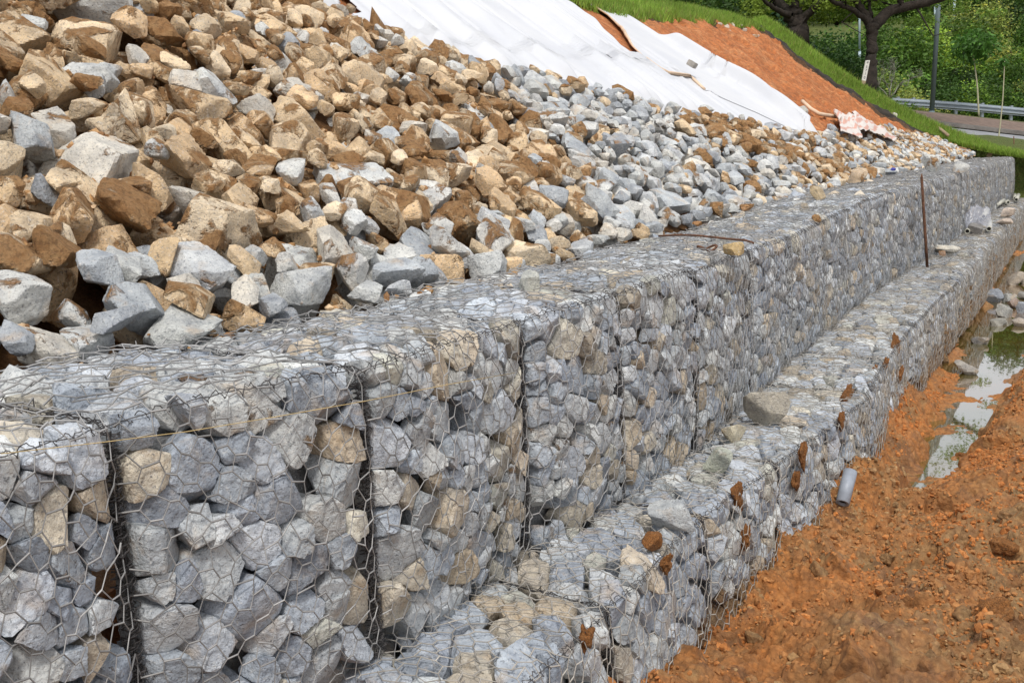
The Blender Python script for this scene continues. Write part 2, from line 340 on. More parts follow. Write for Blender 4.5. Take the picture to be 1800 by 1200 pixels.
# turf + verge + hillside, one height field in camera-side coordinates (a to the right, e away)
ea, ee = np.array([math.cos(YAW), math.sin(YAW)]), np.array([-math.sin(YAW), math.cos(YAW)])
def bgz(a, e):
    r = np.interp(e, [20, 26, 28, 34, 36, 38, 41, 45, 52, 60, 66, 72, 95, 140, 260], [-1.2, -.85, -.68, -.05, .40, .62, .80, .9, 2.2, 4.6, 5.9, 6.3, 9, 16, 34])
    aa = np.clip(a, 9, 22); sl = np.interp(e, [44, 66], [.145, .05])
    return 1.33 - sl * (aa - 16.5) + r
def ground(X, Y):
    a = X * ea[0] + Y * ea[1]; e = X * ee[0] + Y * ee[1]
    p = pw(X, np.minimum(Y, 40)); c = CREST(Y)
    inner = bank(X, Y) + .34 * sm(p, c - .15, c + .9) - .10 * np.clip(p - c - 1.2, 0, 9)            # turf behind the crest
    w = 1 + TA * np.minimum(p, c + .2) - dip(p, 29) + .30 * sm(Y, 29.3, 30.6) - .10 * np.clip(Y - 31.5, 0, 50) - .35 * np.clip(Y - 34.5, 0, 50) + .0 * p
    w = w - .10 * np.clip(p - c - 1.2, 0, 9)
    b = bgz(a, e)
    h = np.where(Y < 29.2, inner, w)
    k = .35; d = b - h
    return np.where(Y < 29.2, np.where(p < c - .1, -3, h), .5 * (b + h + np.sqrt(d * d + k * k)) - .5 * k * 0.6), a, e, p, c
av = np.concatenate([np.arange(-40, -4, .8), np.arange(-4, 24, .13), np.arange(24, 70, 1.0)])
ev = np.concatenate([np.arange(14, 46, .13), np.arange(46, 100, .8), np.arange(100, 262, 4)])
AA, EE = np.meshgrid(av, ev, indexing='ij'); X_ = AA * ea[0] + EE * ee[0]; Y_ = AA * ea[1] + EE * ee[1]
G, _a, _e, gp, gc = ground(X_, Y_)
endf = sm(Y_, 29.2, 30.7); G = G + .26 * sm(EE, 27, 29.3) * (1 - sm(EE, 30.9, 31.5)) * sm(AA, 12.5, 14.5); G = np.where((gp < .25) & (Y_ > 29), -.45 + (G + .45) * np.maximum(endf, sm(gp, -.4, .25)), G)
G = G + .05 * soft_noise(X_, Y_, .8, 4, 21) + .03 * soft_noise(X_, Y_, 3, 3, 22)
keep = (Y_ > 29.25) | (gp > gc - .05)
V, Fq = grid(np.stack([X_, Y_, G], -1)); kf = keep.ravel()[Fq].all(1); 
o = mesh('grassy_ground', V, Fq[kf], M_GRASSG); kind(o, 'structure')
def gz(X, Y): return float(ground(np.array([X]), np.array([Y]))[0][0])
def gat(x, y, d0=20, d1=90):
    """point where the ground is seen at photo position x, y"""
    t = np.linspace(d0, d1, 3500); P = CC + ray(x, y) * t[:, None]; h = ground(P[:, 0], P[:, 1])[0]
    i = int(np.argmax(P[:, 2] < h)); return P[i] if P[i, 2] < h[i] else P[-1]
# verge beyond the kerb, footpath, kerb and road follow the same field in lines of constant e
def ribbon(name, e0, e1, mat, dz, a0=-2, a1=60, slope=.0, n=6, k='structure', thick=0):
    aa = np.arange(a0, a1, .25); bb = np.linspace(0, 1, n); A, B = np.meshgrid(aa, bb, indexing='ij')
    E_ = e0 + (e1 - e0) * B + slope * (A - 16); Xr = A * ea[0] + E_ * ee[0]; Yr = A * ea[1] + E_ * ee[1]
    Z = bgz(A, E_) + dz + (np.where((B > 0.01) & (B < .99), thick, 0) if thick else 0)
    V, Fq = grid(np.stack([Xr, Yr, Z], -1)); return kind(mesh(name, V, Fq, mat), k)
ribbon('road', 30.9, 34.0, M_ASPH, .16, slope=-.05)
ribbon('kerb', 34.0, 34.25, M_KERB, .19, slope=-.05, n=8, thick=.10)
ribbon('footpath', 34.25, 36.1, M_PATH, .28, slope=-.05)
ribbon('verge', 36.1, 44, M_VERGE, .24, slope=-.05, n=30)
# far base sheet to the horizon
gx = np.array([-1500, -60, -14, 3.5, 60, 1500.]); V = np.array([[x, y, -2.6] for x in (-1500, 1500) for y in (-1500, 1500)])
kind(mesh('ground', V, [[0, 2, 3, 1]], M_BASE), 'structure')

# mud in front of the wall
def mud_base(X, Y):
    q = X - xl(Y)
    foot = np.interp(Y, [2, 3.3, 3.9, 4.8, 5.4, 5.9, 6.6, 7.3, 8.1, 9.0, 10, 11, 13, 15, 30], [-.42, -.50, -.53, -.58, -.61, -.58, -.60, -.60, -.55, -.60, -.68, -.74, -.77, -.8, -.9])
    heap = np.where(Y < 8, .08, .03) * np.clip(q - .35, 0, 3) + .20 * sm(q, 1.0, 2.2) * sm(Y, 4.2, 6) * (1 - sm(Y, 12, 16)) + .10 * sm(q, .5, 1.0) * sm(Y, 8, 9.5) * (1 - sm(Y, 12, 16))
    ledge = .30 * np.exp(-(np.clip(q, 0, 9) / .30) ** 2) * sm(Y, 5.9, 7.6) * (1 - sm(Y, 8.6, 9.8)) + .16 * np.exp(-(np.clip(q, 0, 9) / .26) ** 2) * sm(Y, 5.0, 5.7) * (1 - sm(Y, 6.6, 7.6)) 
    return foot + heap + ledge - .28 * sm(q, .55, 1.0) * sm(Y, 6.3, 7.4) * (1 - sm(q, 1.0, 1.4)) * 0
WL = -.72
PUD = [((1556, 862), .06), ((1600, 852), .09), ((1645, 826), .12), ((1668, 795), .13), ((1700, 745), .15), ((1712, 712), .17), ((1735, 670), .17), ((1765, 628), .24), ((1785, 590), .34), ((1812, 545), .28), ((1850, 505), .4), ((1920, 440), .6)]
PW = [(at_z(*q, WL), w * 1.5) for q, w in PUD]
def pud_dist(X, Y):
    d = np.full(np.shape(X), 9.0)
    for (A, wa), (B, wb) in zip(PW[:-1], PW[1:]):
        A2, B2 = A[:2], B[:2]; ab = B2 - A2; L = ab @ ab
        t = np.clip(((X - A2[0]) * ab[0] + (Y - A2[1]) * ab[1]) / L, 0, 1)
        dd = np.hypot((X - A2[0] - t * ab[0]), (Y - A2[1] - t * ab[1]) * .55) - (wa + (wb - wa) * t)
        d = np.minimum(d, dd)
    return d
xs = np.concatenate([np.arange(-4.6, -2.9, .09), np.arange(-2.9, -2.3, .03), np.arange(-2.3, .15, .0090), .15 + np.cumsum(np.geomspace(.014, .5, 34))])
yv = np.concatenate([np.arange(2.0, 3.3, .05), np.arange(3.3, 9.2, .0105), np.arange(9.2, 13, .028), np.arange(13, 20, .05), np.arange(20, 36, .15)])
MX, MY = np.meshgrid(xs, yv, indexing='ij')
pdn = pud_dist(MX, MY) + .16 * soft_noise(MX, MY, 2.2, 3, 41) + .09 * soft_noise(MX, MY, 7, 3, 44)
# streaky lumps: cellular domes plus ridged noise, smeared along the digger's pull
rot = lambda X, Y, a: (X * math.cos(a) + Y * math.sin(a), -X * math.sin(a) + Y * math.cos(a))
u_, v_ = rot(MX, MY, .9)
w1 = fbm(p3(u_ * 2.2, v_ * 3.4, 1), 4, 51); w2 = 1 - np.abs(fbm(p3(u_ * 5, v_ * 11, 2), 4, 52)) * 2; w3 = 1 - 2 * np.abs(fbm(p3(MX * 17 + w1 * 2, MY * 15, 3), 3, 53)); w4 = fbm(p3(u_ * 34, v_ * 60, 4), 3, 54)
amp = sm(pdn, -.05, .30)
w5 = 1 - 2 * np.abs(fbm(p3(MX * 33 + 3, MY * 29, 8), 2, 58)); w6 = np.clip(fbm(p3(MX * 7, MY * 6, 6), 3, 59) * 2 + .5, 0, 1)
MZ = mud_base(MX, MY) + amp * (.19 * w1 + .055 * (1 - np.abs(fbm(p3(u_ * .9 + 3, v_ * 3.1, 7), 3, 63)) * 2.2) + .045 * w2 + (.010 + .014 * w6) * w3 + .006 * w4)
MUDX, MUDY = xs, yv
# drop many small clods on it (faceted lumps fused into the sheet)
def dome(cx, cy, r, hh):
    i0, i1 = np.searchsorted(xs, [cx - r, cx + r]); j0, j1 = np.searchsorted(yv, [cy - r, cy + r])
    if i1 - i0 < 2 or j1 - j0 < 2: return
    x = MX[i0:i1, j0:j1] - cx; y = MY[i0:i1, j0:j1] - cy; z = hh + x * rng.normal(0, .5) + y * rng.normal(0, .5)
    for k in range(7):
        th = rng.uniform(0, 6.283); sl = rng.uniform(.5, 1.7); z = np.minimum(z, hh * .25 + (r * rng.uniform(.35, .75) - (x * math.cos(th) + y * math.sin(th))) * sl * 1.3)
    b0 = MZ[min(np.searchsorted(xs, cx), len(xs) - 1), min(np.searchsorted(yv, cy), len(yv) - 1)]
    MZ[i0:i1, j0:j1] = np.maximum(MZ[i0:i1, j0:j1], b0 + z - .35 * hh)
for k in range(9000):
    cy = 3.0 + 11 * rng.random() ** 1.5; cx = -1.95 + rng.random() * 2.2; r = .016 + .085 * rng.random() ** 5
    if pud_dist(np.array(cx), np.array(cy)) < .03: continue
    dome(cx, cy, r, r * rng.uniform(.45, .95))
for k in range(430):
    cy = 3.2 + 8 * rng.random() ** 1.4; cx = -1.8 + rng.random() * 2.0; r = .035 + .11 * rng.random() ** 1.6
    if pud_dist(np.array(cx), np.array(cy)) > .12: dome(cx, cy, r, r * rng.uniform(.45, .85))
MZ += amp * .009 * fbm(p3(MX * 55, MY * 50, 4), 2, 57)
pd0 = pdn
MZ = np.where(pd0 < 0, np.minimum(MZ, WL + .22 * pd0 + .004 + .055 * fbm(p3(MX * 4.5, MY * 2.6, 9), 4, 64) + .012 * w3), np.minimum(MZ, WL + .03 + pd0 * np.where((MX - xl(MY) > .28) & (MY < 8.2), .40, 1.1) + .05 * amp + .03 * w3 * amp))
V, Fq = grid(np.stack([MX, MY, MZ], -1)); kind(mesh('muddy_ground', V, Fq, M_MUD, sharp=30), 'structure')
def mz(X, Y):
    i = min(max(np.searchsorted(xs, X), 0), len(xs) - 1); j = min(max(np.searchsorted(yv, Y), 0), len(yv) - 1); return float(MZ[i, j])
# crumbs and small clods strewn over it, too many to count
NC = 60000; cg = np.random.default_rng(404)
I1v, I1f = ICO[1]
cy_ = 3.2 + 10.5 * cg.random(NC) ** 1.35; cx_ = -2.0 + cg.random(NC) * np.where(cy_ < 6, 2.3, 1.9); rr_ = .004 + .008 * cg.random(NC) ** 1.5 + .020 * cg.random(NC) ** 9
clump = fbm(p3(cx_ * 2.6, cy_ * 2.6), 3, 411) + .35 * cg.random(NC); okc = (clump > .04) & (cx_ > xl(cy_) - .02) & (pud_dist(cx_, cy_) > .02); cx_, cy_, rr_ = cx_[okc], cy_[okc], rr_[okc]
ii_ = np.clip(np.searchsorted(xs, cx_), 0, len(xs) - 1); jj_ = np.clip(np.searchsorted(yv, cy_), 0, len(yv) - 1); cz_ = MZ[ii_, jj_] - rr_ * .15
def crumb_shapes(cx, cy, cz, rr, cg):
    n = len(cx); Dn = I1v[None].repeat(n, 0); cn = cg.normal(0, 1, (n, 7, 3)); cn /= np.linalg.norm(cn, axis=2, keepdims=True); cd = cg.uniform(.45, .95, (n, 7))
    qq = np.clip(np.einsum('nvk,nck->nvc', Dn, cn), 1e-3, None) / cd[:, None]; Vc = Dn * (1 / np.maximum(qq.max(2), .95))[..., None]
    Vc *= (1 + .22 * vnoise(Dn * 2.1 + cg.normal(0, 20, (n, 1, 3)), 5))[..., None]; Vc = Vc * cg.uniform(.6, 1.35, (n, 1, 3)) * rr[:, None, None] + np.stack([cx, cy, cz], -1)[:, None]
    return Vc.reshape(-1, 3), (I1f[None] + (np.arange(n) * len(I1v))[:, None, None]).reshape(-1, 3)
nC = len(cx_); Vc, Fc_ = crumb_shapes(cx_, cy_, cz_, rr_, cg)
PAL = np.array([(.52, .19, .045), (.50, .20, .055), (.44, .20, .065), (.38, .23, .10), (.31, .18, .08), (.22, .11, .05)])
pick = np.clip((fbm(p3(cx_ * 1.2, cy_ * 1.2, 3), 3, 77) * 4.2 + 1.7 + 1.6 * sm(cx_, -1.4, -.3) + cg.normal(0, .7, nC)).astype(int), 0, 5); tcol = PAL[pick] * cg.uniform(.75, 1.2, (nC, 1))
mC, tC, bC = newmat('clay_crumb'); NCt = NT(tC); atC = NCt.n('ShaderNodeAttribute', attribute_name='tint'); vC = NCt.n('ShaderNodeTexCoord').outputs['Object']
NCt.l(NCt.mix(1.0, atC.outputs['Color'], NCt.mix(NCt.ramp(NCt.noise(vC, 45, 5, .7), .35, .65), (.6, .55, .5), (1.2, 1.2, 1.2)), 'MULTIPLY'), bC.inputs['Base Color']); bC.inputs['Roughness'].default_value = .8
NCt.l(NCt.bump(NCt.noise(vC, 110, 5, .7), .8, .008), bC.inputs['Normal'])
kind(mesh('clay_crumbs', Vc, Fc_, mC, np.repeat(np.concatenate([tcol, np.ones((nC, 1))], 1), len(I1v), 0), sharp=35), 'stuff')
V = np.array([[-4.0, 5.6, WL], [1.2, 5.6, WL], [1.2, 33, WL], [-4.0, 33, WL]]); V = V.astype(float)
V[0, 0] = -1.74; V[3, 0] = -4.2
kind(mesh('puddle_water', V, [[0, 1, 2, 3]], M_WATER), 'structure')

# ------------------------------------------------------------------ stones
def poly_radius(D, Nn, d, pw_=14):
    q = np.clip(D @ Nn.T, 0, None) / d; return np.power(np.power(q, pw_).sum(1), -1.0 / pw_)
GREYS = [(.42, .445, .475), (.48, .495, .52), (.36, .385, .42), (.52, .525, .525), (.45, .46, .46), (.33, .35, .385), (.56, .555, .53)]
TANS = [(.50, .45, .37), (.49, .41, .31), (.52, .49, .42), (.43, .38, .31), (.48, .48, .43), (.50, .43, .34)]
def gabion_stones(box, y0, y1, Hh, depth, near, seed, tier):
    """stones of one basket in its own frame: u along (0..L), w inward (0..depth), v up (0..Hh)"""
    g = np.random.default_rng(seed); L = y1 - y0; Sd = []
    # front layer by dart throwing on the face, then the top layer
    big = 1.0 if near else 1.12
    for t in range(1700):
        r = (.036 + .064 * (1 - t / 1700) ** 1.2 * g.random() ** .8) * big; u = g.uniform(.035 + r * .5, L - .035 - r * .5); v = g.uniform(r * .5, Hh - r * .55)
        if all(((u - s[0]) * 1.18) ** 2 + (v - s[2]) ** 2 > (.86 * (r + s[3])) ** 2 for s in Sd): Sd.append((u, r * .72 + .018 * g.random(), v, r, 0))
    nf = len(Sd)
    for t in range(1100):
        r = (.052 + .05 * g.random()) * big; u = g.uniform(.03 + r * .5, L - .03 - r * .5); w = g.uniform(.15, depth - .04); v = Hh - r * .7 - .02 * g.random()
        if all((u - s[0]) ** 2 + (w - s[1]) ** 2 + (v - s[2]) ** 2 > (.86 * (r + s[3])) ** 2 for s in Sd): Sd.append((u, w, v, r, 1))
    Sa = np.array(Sd); n_real = len(Sa)
    for t in range(60):                                         # filler neighbours behind, never meshed
        r = .1; Sd.append((g.uniform(0, L), g.uniform(.27, .4), g.uniform(0, Hh - .2), r, 2))
    Sa = np.array(Sd); out = []
    for i in range(n_real):
        c = Sa[i, :3]; r = Sa[i, 3]; D = Sa[:, :3] - c; dist = np.linalg.norm(D, axis=1); j = np.argsort(dist)[1:17]; j = j[dist[j] > 1e-4]
        Nn = D[j] / dist[j, None]; d = (dist[j] ** 2 + r * r - Sa[j, 3] ** 2) / (2 * dist[j]); d = np.maximum(d, r * .45) * g.uniform(.95, .99)
        pl = [(Nn[k], d[k]) for k in range(len(j))]
        def jn(v): v = np.array(v, float) + g.normal(0, .19, 3); return v / np.linalg.norm(v)
        pl.append((jn((0, -1, 0)), max(c[1] + .002 - (.034 if Sa[i, 4] == 0 else 0) * g.random(), .03))) if Sa[i, 4] == 0 else None
        pl.append((np.array([0, -1., 0]), c[1] + .012))
        pl.append(((jn((0, 0, 1)) if tier or Sa[i, 4] == 0 else np.array([0, 0, 1.])), max(Hh - c[2] + .004, .03))); pl.append((np.array([0, 0, -1.]), c[2] + .02))
        pl.append((np.array([-1., 0, 0]), max(c[0] - .033, .02))); pl.append((np.array([1., 0, 0]), max(L - .033 - c[0], .02)))
        pl.append((np.array([0, 1., 0]), min(.16, max(depth - c[1], .05)) if Sa[i, 4] == 0 else max(depth - c[1], .03)))
        k45 = np.array([0, -1, 1.]) / math.sqrt(2); pl.append((k45, max((c[1] + Hh - c[2]) / math.sqrt(2) - .025, .03)))
        for k in range(4):
            nv = g.normal(0, 1, 3); nv[1] -= .5; nv /= np.linalg.norm(nv); pl.append((nv, r * g.uniform(.62, 1.15)))
        Nn = np.array([q[0] for q in pl]); d = np.array([q[1] for q in pl])
        sub = 4 if (near == 2 and Sa[i, 4] == 0) else (3 if near else 2)
        D0, Fc = ICO[sub]; rr = poly_radius(D0, Nn, d, 34)
        V = D0 * rr[:, None]; V = V * (1 + .085 * fbm(V / r * 1.1 + i * 5.3, 3, seed)[:, None] + .045 * (1 - 2 * np.abs(fbm(V / r * 2.6 + i, 3, seed + 5)))[:, None])
        V = V + c
        if g.random() < (.20 if tier else .17): col = TANS[g.integers(len(TANS))]
        else: col = GREYS[g.integers(len(GREYS))]
        col = np.array(col) * ([.965, 1.0, 1.045] if col[2] >= col[0] * .93 else [1, 1, 1]) * g.uniform(.92, 1.42); so_ = .08 + .2 * g.random() ** 2
        if Sa[i, 4] == 0 and r < .075 and g.random() < .085: continue
        out.append((V, Fc, col, so_, Sa[i, 4], c))
    return out

class Frame:
    """maps basket coordinates to the world, with the bulge of a filled basket"""
    def __init__(s, tier, y0, y1, seed):
        s.tier = tier; s.y0 = y0; s.L = y1 - y0; s.seed = seed; s.g = np.random.default_rng(seed * 7 + 3)
        s.bul = s.g.uniform(.02, .05); s.H = 1.0 if tier else .95
    def __call__(s, P):
        u, w, v = P[..., 0], P[..., 1], P[..., 2]; Y = s.y0 + u; t = np.clip(u / s.L, 0, 1); h = np.clip(v / s.H, 0, 1)
        if s.tier: xf, zt, zb = xw(Y), KZT(Y), KZB(Y)
        else: xf, zt = xl(Y), KZB(Y) - .012; zb = zt - s.H
        side = 4 * t * (1 - t); f = np.exp(-np.clip(w, 0, 9) * 5)
        b = s.bul * side ** .6 * (np.sin(math.pi * np.clip(h, .0, 1) ** .8) * .9) * f - .050 * np.exp(-np.minimum(np.clip(u, 0, 9), np.clip(s.L - u, 0, 9)) / .030) * f
        b = b + .014 * fbm(p3(Y * 2.7, v * 2.7, s.tier * 9), 2, 61) * f
        top = h ** 3; dz = top * (.018 * side * np.exp(-((w - .4) / .35) ** 2) + .016 * fbm(p3(Y * 2.2, w * 2.2, 5 + s.tier), 2, 62) - (1 - side ** .35) * .022)
        X = xf + b - w; Z = zb + (zt - zb) * (v / s.H) + dz
        if s.tier == 0: X = X + .025 * fbm(p3(Y * 1.4, v * 2, 3), 2, 66) * f
        return np.stack([X, Y, Z], -1)

def hexnet(Fr, Hh, depth, v0, r, n, double=False):
    """hexagonal woven net over the front face, round the edge and over the top; twisted pairs thicker"""
    g = Fr.g; L = Fr.L; a, du, dv = .031, .020, .041; arc = .05; cr = arc * 2 / math.pi
    total = (Hh - v0) + depth
    rows = int(total / dv) + 1; A = []; B = []; T = []
    cols = int(L / (2 * (a + du))) + 2
    def node(i, j):      # lattice node id -> (u, s); rows j, node pairs i
        return i, j
    nod = {}
    def pos(ci, j, sd):
        key = (ci, j, sd)
        if key not in nod:
            u = ci * (a + du) + (a / 2 if sd else -a / 2) + a / 2; s_ = v0 + j * dv
            u += g.normal(0, .0065) ; s_ += g.normal(0, .0065)
            off = -.004 - .004 * g.random() - (.012 * g.random() ** 3)
            nod[key] = (u, s_, off)
        return key
    E1 = []; E2 = []
    for j in range(rows + 1):
        for ci in range(-1, int(L / (a + du)) + 2):
            if (ci + j) % 2: continue
            l, r_ = pos(ci, j, 0), pos(ci, j, 1); E2.append((l, r_))
            for dj in (1,):
                if j + dj <= rows:
                    E1.append((r_, pos(ci + 1, j + dj, 0))); E1.append((l, pos(ci - 1, j + dj, 1)))
    ids = {k: q for q, k in enumerate(nod)}; Q = np.array(list(nod.values()))
    u, s_, off = Q.T; cl = (u > -.004) & (u < L + .004); u = np.clip(u, 0, L)
    w = np.zeros_like(u); v = s_.copy()
    e = s_ > Hh - cr; th = np.clip((s_ - (Hh - cr)) / arc, 0, 1) * math.pi / 2
    w = np.where(e, cr - cr * np.cos(th), 0); v = np.where(e, Hh - cr + cr * np.sin(th), s_)
    over = s_ > Hh - cr + arc; w = np.where(over, cr + (s_ - (Hh - cr + arc)), w)
    fr = ~e; w = np.where(fr, w + off, w); v = np.where(over, v - off * 1.6 + .006 + .010 * g.random(len(v)) ** 2, v); mid = e & ~over
    w = np.where(mid, w + off * .7, w); v = np.where(mid, v - off * .7, v)
    P = Fr(np.stack([u, np.maximum(w, -.05), v], -1)); P[:, 0] += np.where(w < 0, -0, 0)
    neg = w < 0; 
    ok = cl & (w < depth + .01)
    def mk(E):
        E = np.array([(ids[x], ids[y]) for x, y in E]); m_ = ok[E[:, 0]] & ok[E[:, 1]]; E = E[m_]; return P[E[:, 0]], P[E[:, 1]]
    a1, b1 = mk(E1); a2, b2 = mk(E2)
    rs = [segs(a1, b1, r, n), segs(a2, b2, r * 1.5, n)]
    if double:
        tv = (s_ > Hh - cr); P2 = P + np.array([.012, .035, .012]) + g.normal(0, .002, P.shape); okk = ok & tv
        for E, q in ((E1, r), (E2, r * 1.5)):
            E = np.array([(ids[x], ids[y]) for x, y in E]); m_ = okk[E[:, 0]] & okk[E[:, 1]]; E = E[m_]; rs.append(segs(P2[E[:, 0]], P2[E[:, 1]], q * .8, n))
    return join(rs)

def lacing(Fr, Hh, depth, v0, near):
    """tangled binding wire down the joint, along the top joint and along the front edge"""
    g = Fr.g; out = []
    def helix(path, rad, pitch, wr, n):
        path = np.asarray(path, float); d = np.r_[0, np.cumsum(np.linalg.norm(np.diff(path, axis=0), axis=1))]
        t = np.arange(0, d[-1], pitch / n); C = np.stack([np.interp(t, d, path[:, k]) for k in range(3)], -1)
        ph = t / pitch * 2 * math.pi + g.normal(0, .35, len(t)).cumsum() * .3; rr = rad * (1 + .35 * g.normal(0, 1, len(t)).clip(-1.5, 1.5))
        up = np.array([0, 0, 1.]); tg = np.gradient(C, axis=0); tg /= np.linalg.norm(tg, axis=1, keepdims=True)
        a_ = np.cross(tg, [.3, 1., .2]); a_ /= np.linalg.norm(a_, axis=1, keepdims=True); b_ = np.cross(tg, a_)
        Q = C + a_ * (np.cos(ph) * rr)[:, None] + b_ * (np.sin(ph) * rr)[:, None]
        out.append(segs(Q[:-1], Q[1:], wr, 4 if near == 2 else 3))
    vv = np.linspace(v0, Hh - .02, 30); off = np.full(30, -.004)
    L = Fr.L
    wk = 1.0 if near == 2 else 1.5
    col = Fr(np.stack([np.full(30, L), off, vv], -1)); helix(col, .016, .045, .0019 * wk, 12)
    helix(col - [.004, 0, 0], .021, .028, .0018 * wk, 10); helix(col + [0, .012, 0], .016, .07, .0019 * wk, 12); helix(col - [.008, .012, 0], .015, .05, .0019 * wk, 10); helix(col - [.014, 0, 0], .024, .04, .0020 * wk, 10)
    for k in range(4): 
        q = col + np.array([g.normal(0, .004), g.normal(0, .008), 0]) + g.normal(0, .0015, col.shape); out.append(segs(q[:-1], q[1:], .0019, 3))
    ww = np.linspace(.02, depth, 26); tp = Fr(np.stack([np.full(26, L), ww, np.full(26, Hh + .006)], -1))
    helix(tp, .010, .06, .0016, 10); 
    for k in range(3): q = tp + g.normal(0, .004, tp.shape); out.append(segs(q[:-1], q[1:], .0019, 3))
    uu = np.linspace(0, L, 30); ed = Fr(np.stack([uu, np.full(30, .012), np.full(30, Hh - .004)], -1))
    if near: helix(ed, .013, .055, .0015, 12)
    q = ed + g.normal(0, .003, ed.shape); out.append(segs(q[:-1], q[1:], .002, 3))
    return join(out)

def make_gabion(tier, idx, y0, y1, label):
    Fr = Frame(tier, y0, y1, 100 + tier * 50 + idx); Hh = Fr.H; depth = .93 if tier else .82
    mid = Fr(np.array([[(y1 - y0) / 2, .5, 0.0]]))[0]; Zc = float((mid - CC) @ CF)
    near = 2 if Zc < 5.6 else (1 if Zc < 12.5 else 0)
    root = empty('gabion_basket', mid.tolist()); tag(root, label, 'gabion', 'upper tier gabions' if tier else 'lower tier gabions')
    base = np.array(mid)
    v0 = 0.0 if tier else .28
    inv = Matrix.Translation(-Vector(mid.tolist()))
    def put(name, V, Fc, mat, tint=None, c=None, smooth=True):
        c = base if c is None else c
        o = mesh(name, V, Fc, mat, tint, root, smooth, loc=c, sharp=(24 if near == 2 else 34) if name == 'stone' or name == 'stone_fill' else None); o.location = (c - base).tolist(); return o
    st = gabion_stones(None, y0, y1, Hh, depth, near, 900 + tier * 100 + idx, tier)
    fill = []; fcol = []; cnt = 0
    for V, Fc, col, so_, lay, c in st:
        if tier == 0 and c[2] < .2: continue
        Wd = Fr(V); so2 = so_
        if tier == 0:
            zz = Wd[:, 2]; al = np.clip(so_ * .6 + .78 * sm(-zz, .26, .60) + sm(Wd[:, 1], 9, 13) * sm(-zz, -.02, .2) * (.35 + .6 * fbm(p3(Wd[:, 1] * 1.3, Wd[:, 2] * 1.5), 3, 33)), 0, .9)
        else: al = np.full(len(Wd), so_)
        tint = np.concatenate([np.tile(col, (len(Wd), 1)), al[:, None]], 1)
        cw = Fr(c[None])[0]
        if near and cnt < 100 and (near == 2 or lay == 0):
            put('stone', Wd, Fc, M_FILL, tint, cw); cnt += 1
        else: fill.append((Wd, Fc)); fcol.append(tint)
    if fill:
        V, Fc = join(fill); o = put('stone_fill', V, Fc, M_FILL, np.concatenate(fcol)); o['kind'] = 'stuff'
    # inner fill behind the visible stones, tinted dark as shade in the gaps
    nu, nv = 14, 14
    def face(fn):
        U, T = np.meshgrid(np.linspace(.03, Fr.L - .03, nu), np.linspace(0, 1, nv), indexing='ij'); return grid(Fr(fn(U, T) ))
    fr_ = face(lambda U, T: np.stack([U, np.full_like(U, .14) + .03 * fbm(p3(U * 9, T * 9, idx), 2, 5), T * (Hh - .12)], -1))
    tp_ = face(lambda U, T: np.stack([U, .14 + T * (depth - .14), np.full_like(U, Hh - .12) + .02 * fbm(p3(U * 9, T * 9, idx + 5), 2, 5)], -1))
    V, Fc = join([fr_, tp_]); o = put('shaded_inner_fill', V, Fc, M_FILL, (.26, .26, .26, .15)); o['kind'] = 'stuff'
    V, Fc = hexnet(Fr, Hh, depth, v0, (.0021 if near == 2 else (.0021 if near else .0025)), 4 if near else 3, False)
    put('wire_mesh', V, Fc, M_WIRE if tier else M_WIRE2)
    V, Fc = lacing(Fr, Hh, depth, v0, near); put('lacing_wire', V, Fc, M_LACE)
ORD = ['first', 'second', 'third', 'fourth', 'fifth', 'sixth', 'seventh', 'eighth', 'ninth', 'tenth', 'eleventh', 'twelfth', 'thirteenth', 'fourteenth', 'fifteenth', 'sixteenth', 'seventeenth', 'eighteenth', 'nineteenth', 'twentieth', 'twenty-first', 'twenty-second', 'twenty-third', 'twenty-fourth', 'twenty-fifth', 'twenty-sixth', 'twenty-seventh']
UP = [(SY[i], SY[i + 1]) for i in range(2, len(SY) - 1)]; LO = [(LSY[i], LSY[i + 1]) for i in range(1, len(LSY) - 1)]
def nth(i, n): return ORD[i] + ' from the left' if i < n - 6 else ('last at the far end' if i == n - 1 else ORD[n - 1 - i] + ' from the far end')
for i, (a, b) in enumerate(UP): make_gabion(1, i, a, b, 'stone-filled wire gabion of the upper tier, ' + nth(i, len(UP)))
for i, (a, b) in enumerate(LO): make_gabion(0, i, a, b, 'mud-stained wire gabion of the lower tier, ' + nth(i, len(LO)))

# ------------------------------------------------------------------ rubble dropped on the slope
def rock_planes(g, ax, n=9):
    N_ = g.normal(0, 1, (n, 3)); N_ /= np.linalg.norm(N_, axis=1, keepdims=True)
    N_ = np.concatenate([N_, np.array([[1, 0, 0], [-1, 0, 0], [0, 1, 0], [0, -1, 0], [0, 0, 1], [0, 0, -1.]]) + g.normal(0, .28, (6, 3))])
    N_ /= np.linalg.norm(N_, axis=1, keepdims=True)
    d = np.sqrt(((N_ * ax) ** 2).sum(1)) * g.uniform(.52, 1.0, len(N_)); return N_, d
def rotm(g, tilt, slope):
    y = g.uniform(0, 6.283); c, s = math.cos(y), math.sin(y); A = np.array([[c, -s, 0], [s, c, 0], [0, 0, 1.]])
    ax = g.normal(0, 1, 3); ax[2] *= .2; ax /= np.linalg.norm(ax); R1 = np.array(Matrix.Rotation(g.normal(0, tilt), 3, Vector(ax)))
    R2 = np.array(Matrix.Rotation(-slope, 3, Vector((0, -1, 0)))); return R2 @ R1 @ A
GR = .03; gx0, gx1, gy0, gy1 = -9.4, -2.9, -1.6, 29.6
gxs = np.arange(gx0, gx1, GR); gys = np.arange(gy0, gy1, GR); HX, HY = np.meshgrid(gxs, gys, indexing='ij'); HP = pw(HX, HY)
TGT = 1.02 + TA * np.clip(HP, 0, 9) + .09 * fbm(p3(HX * .9, HY * .9), 3, 71)
foot = sm(HP, -.05, .35)
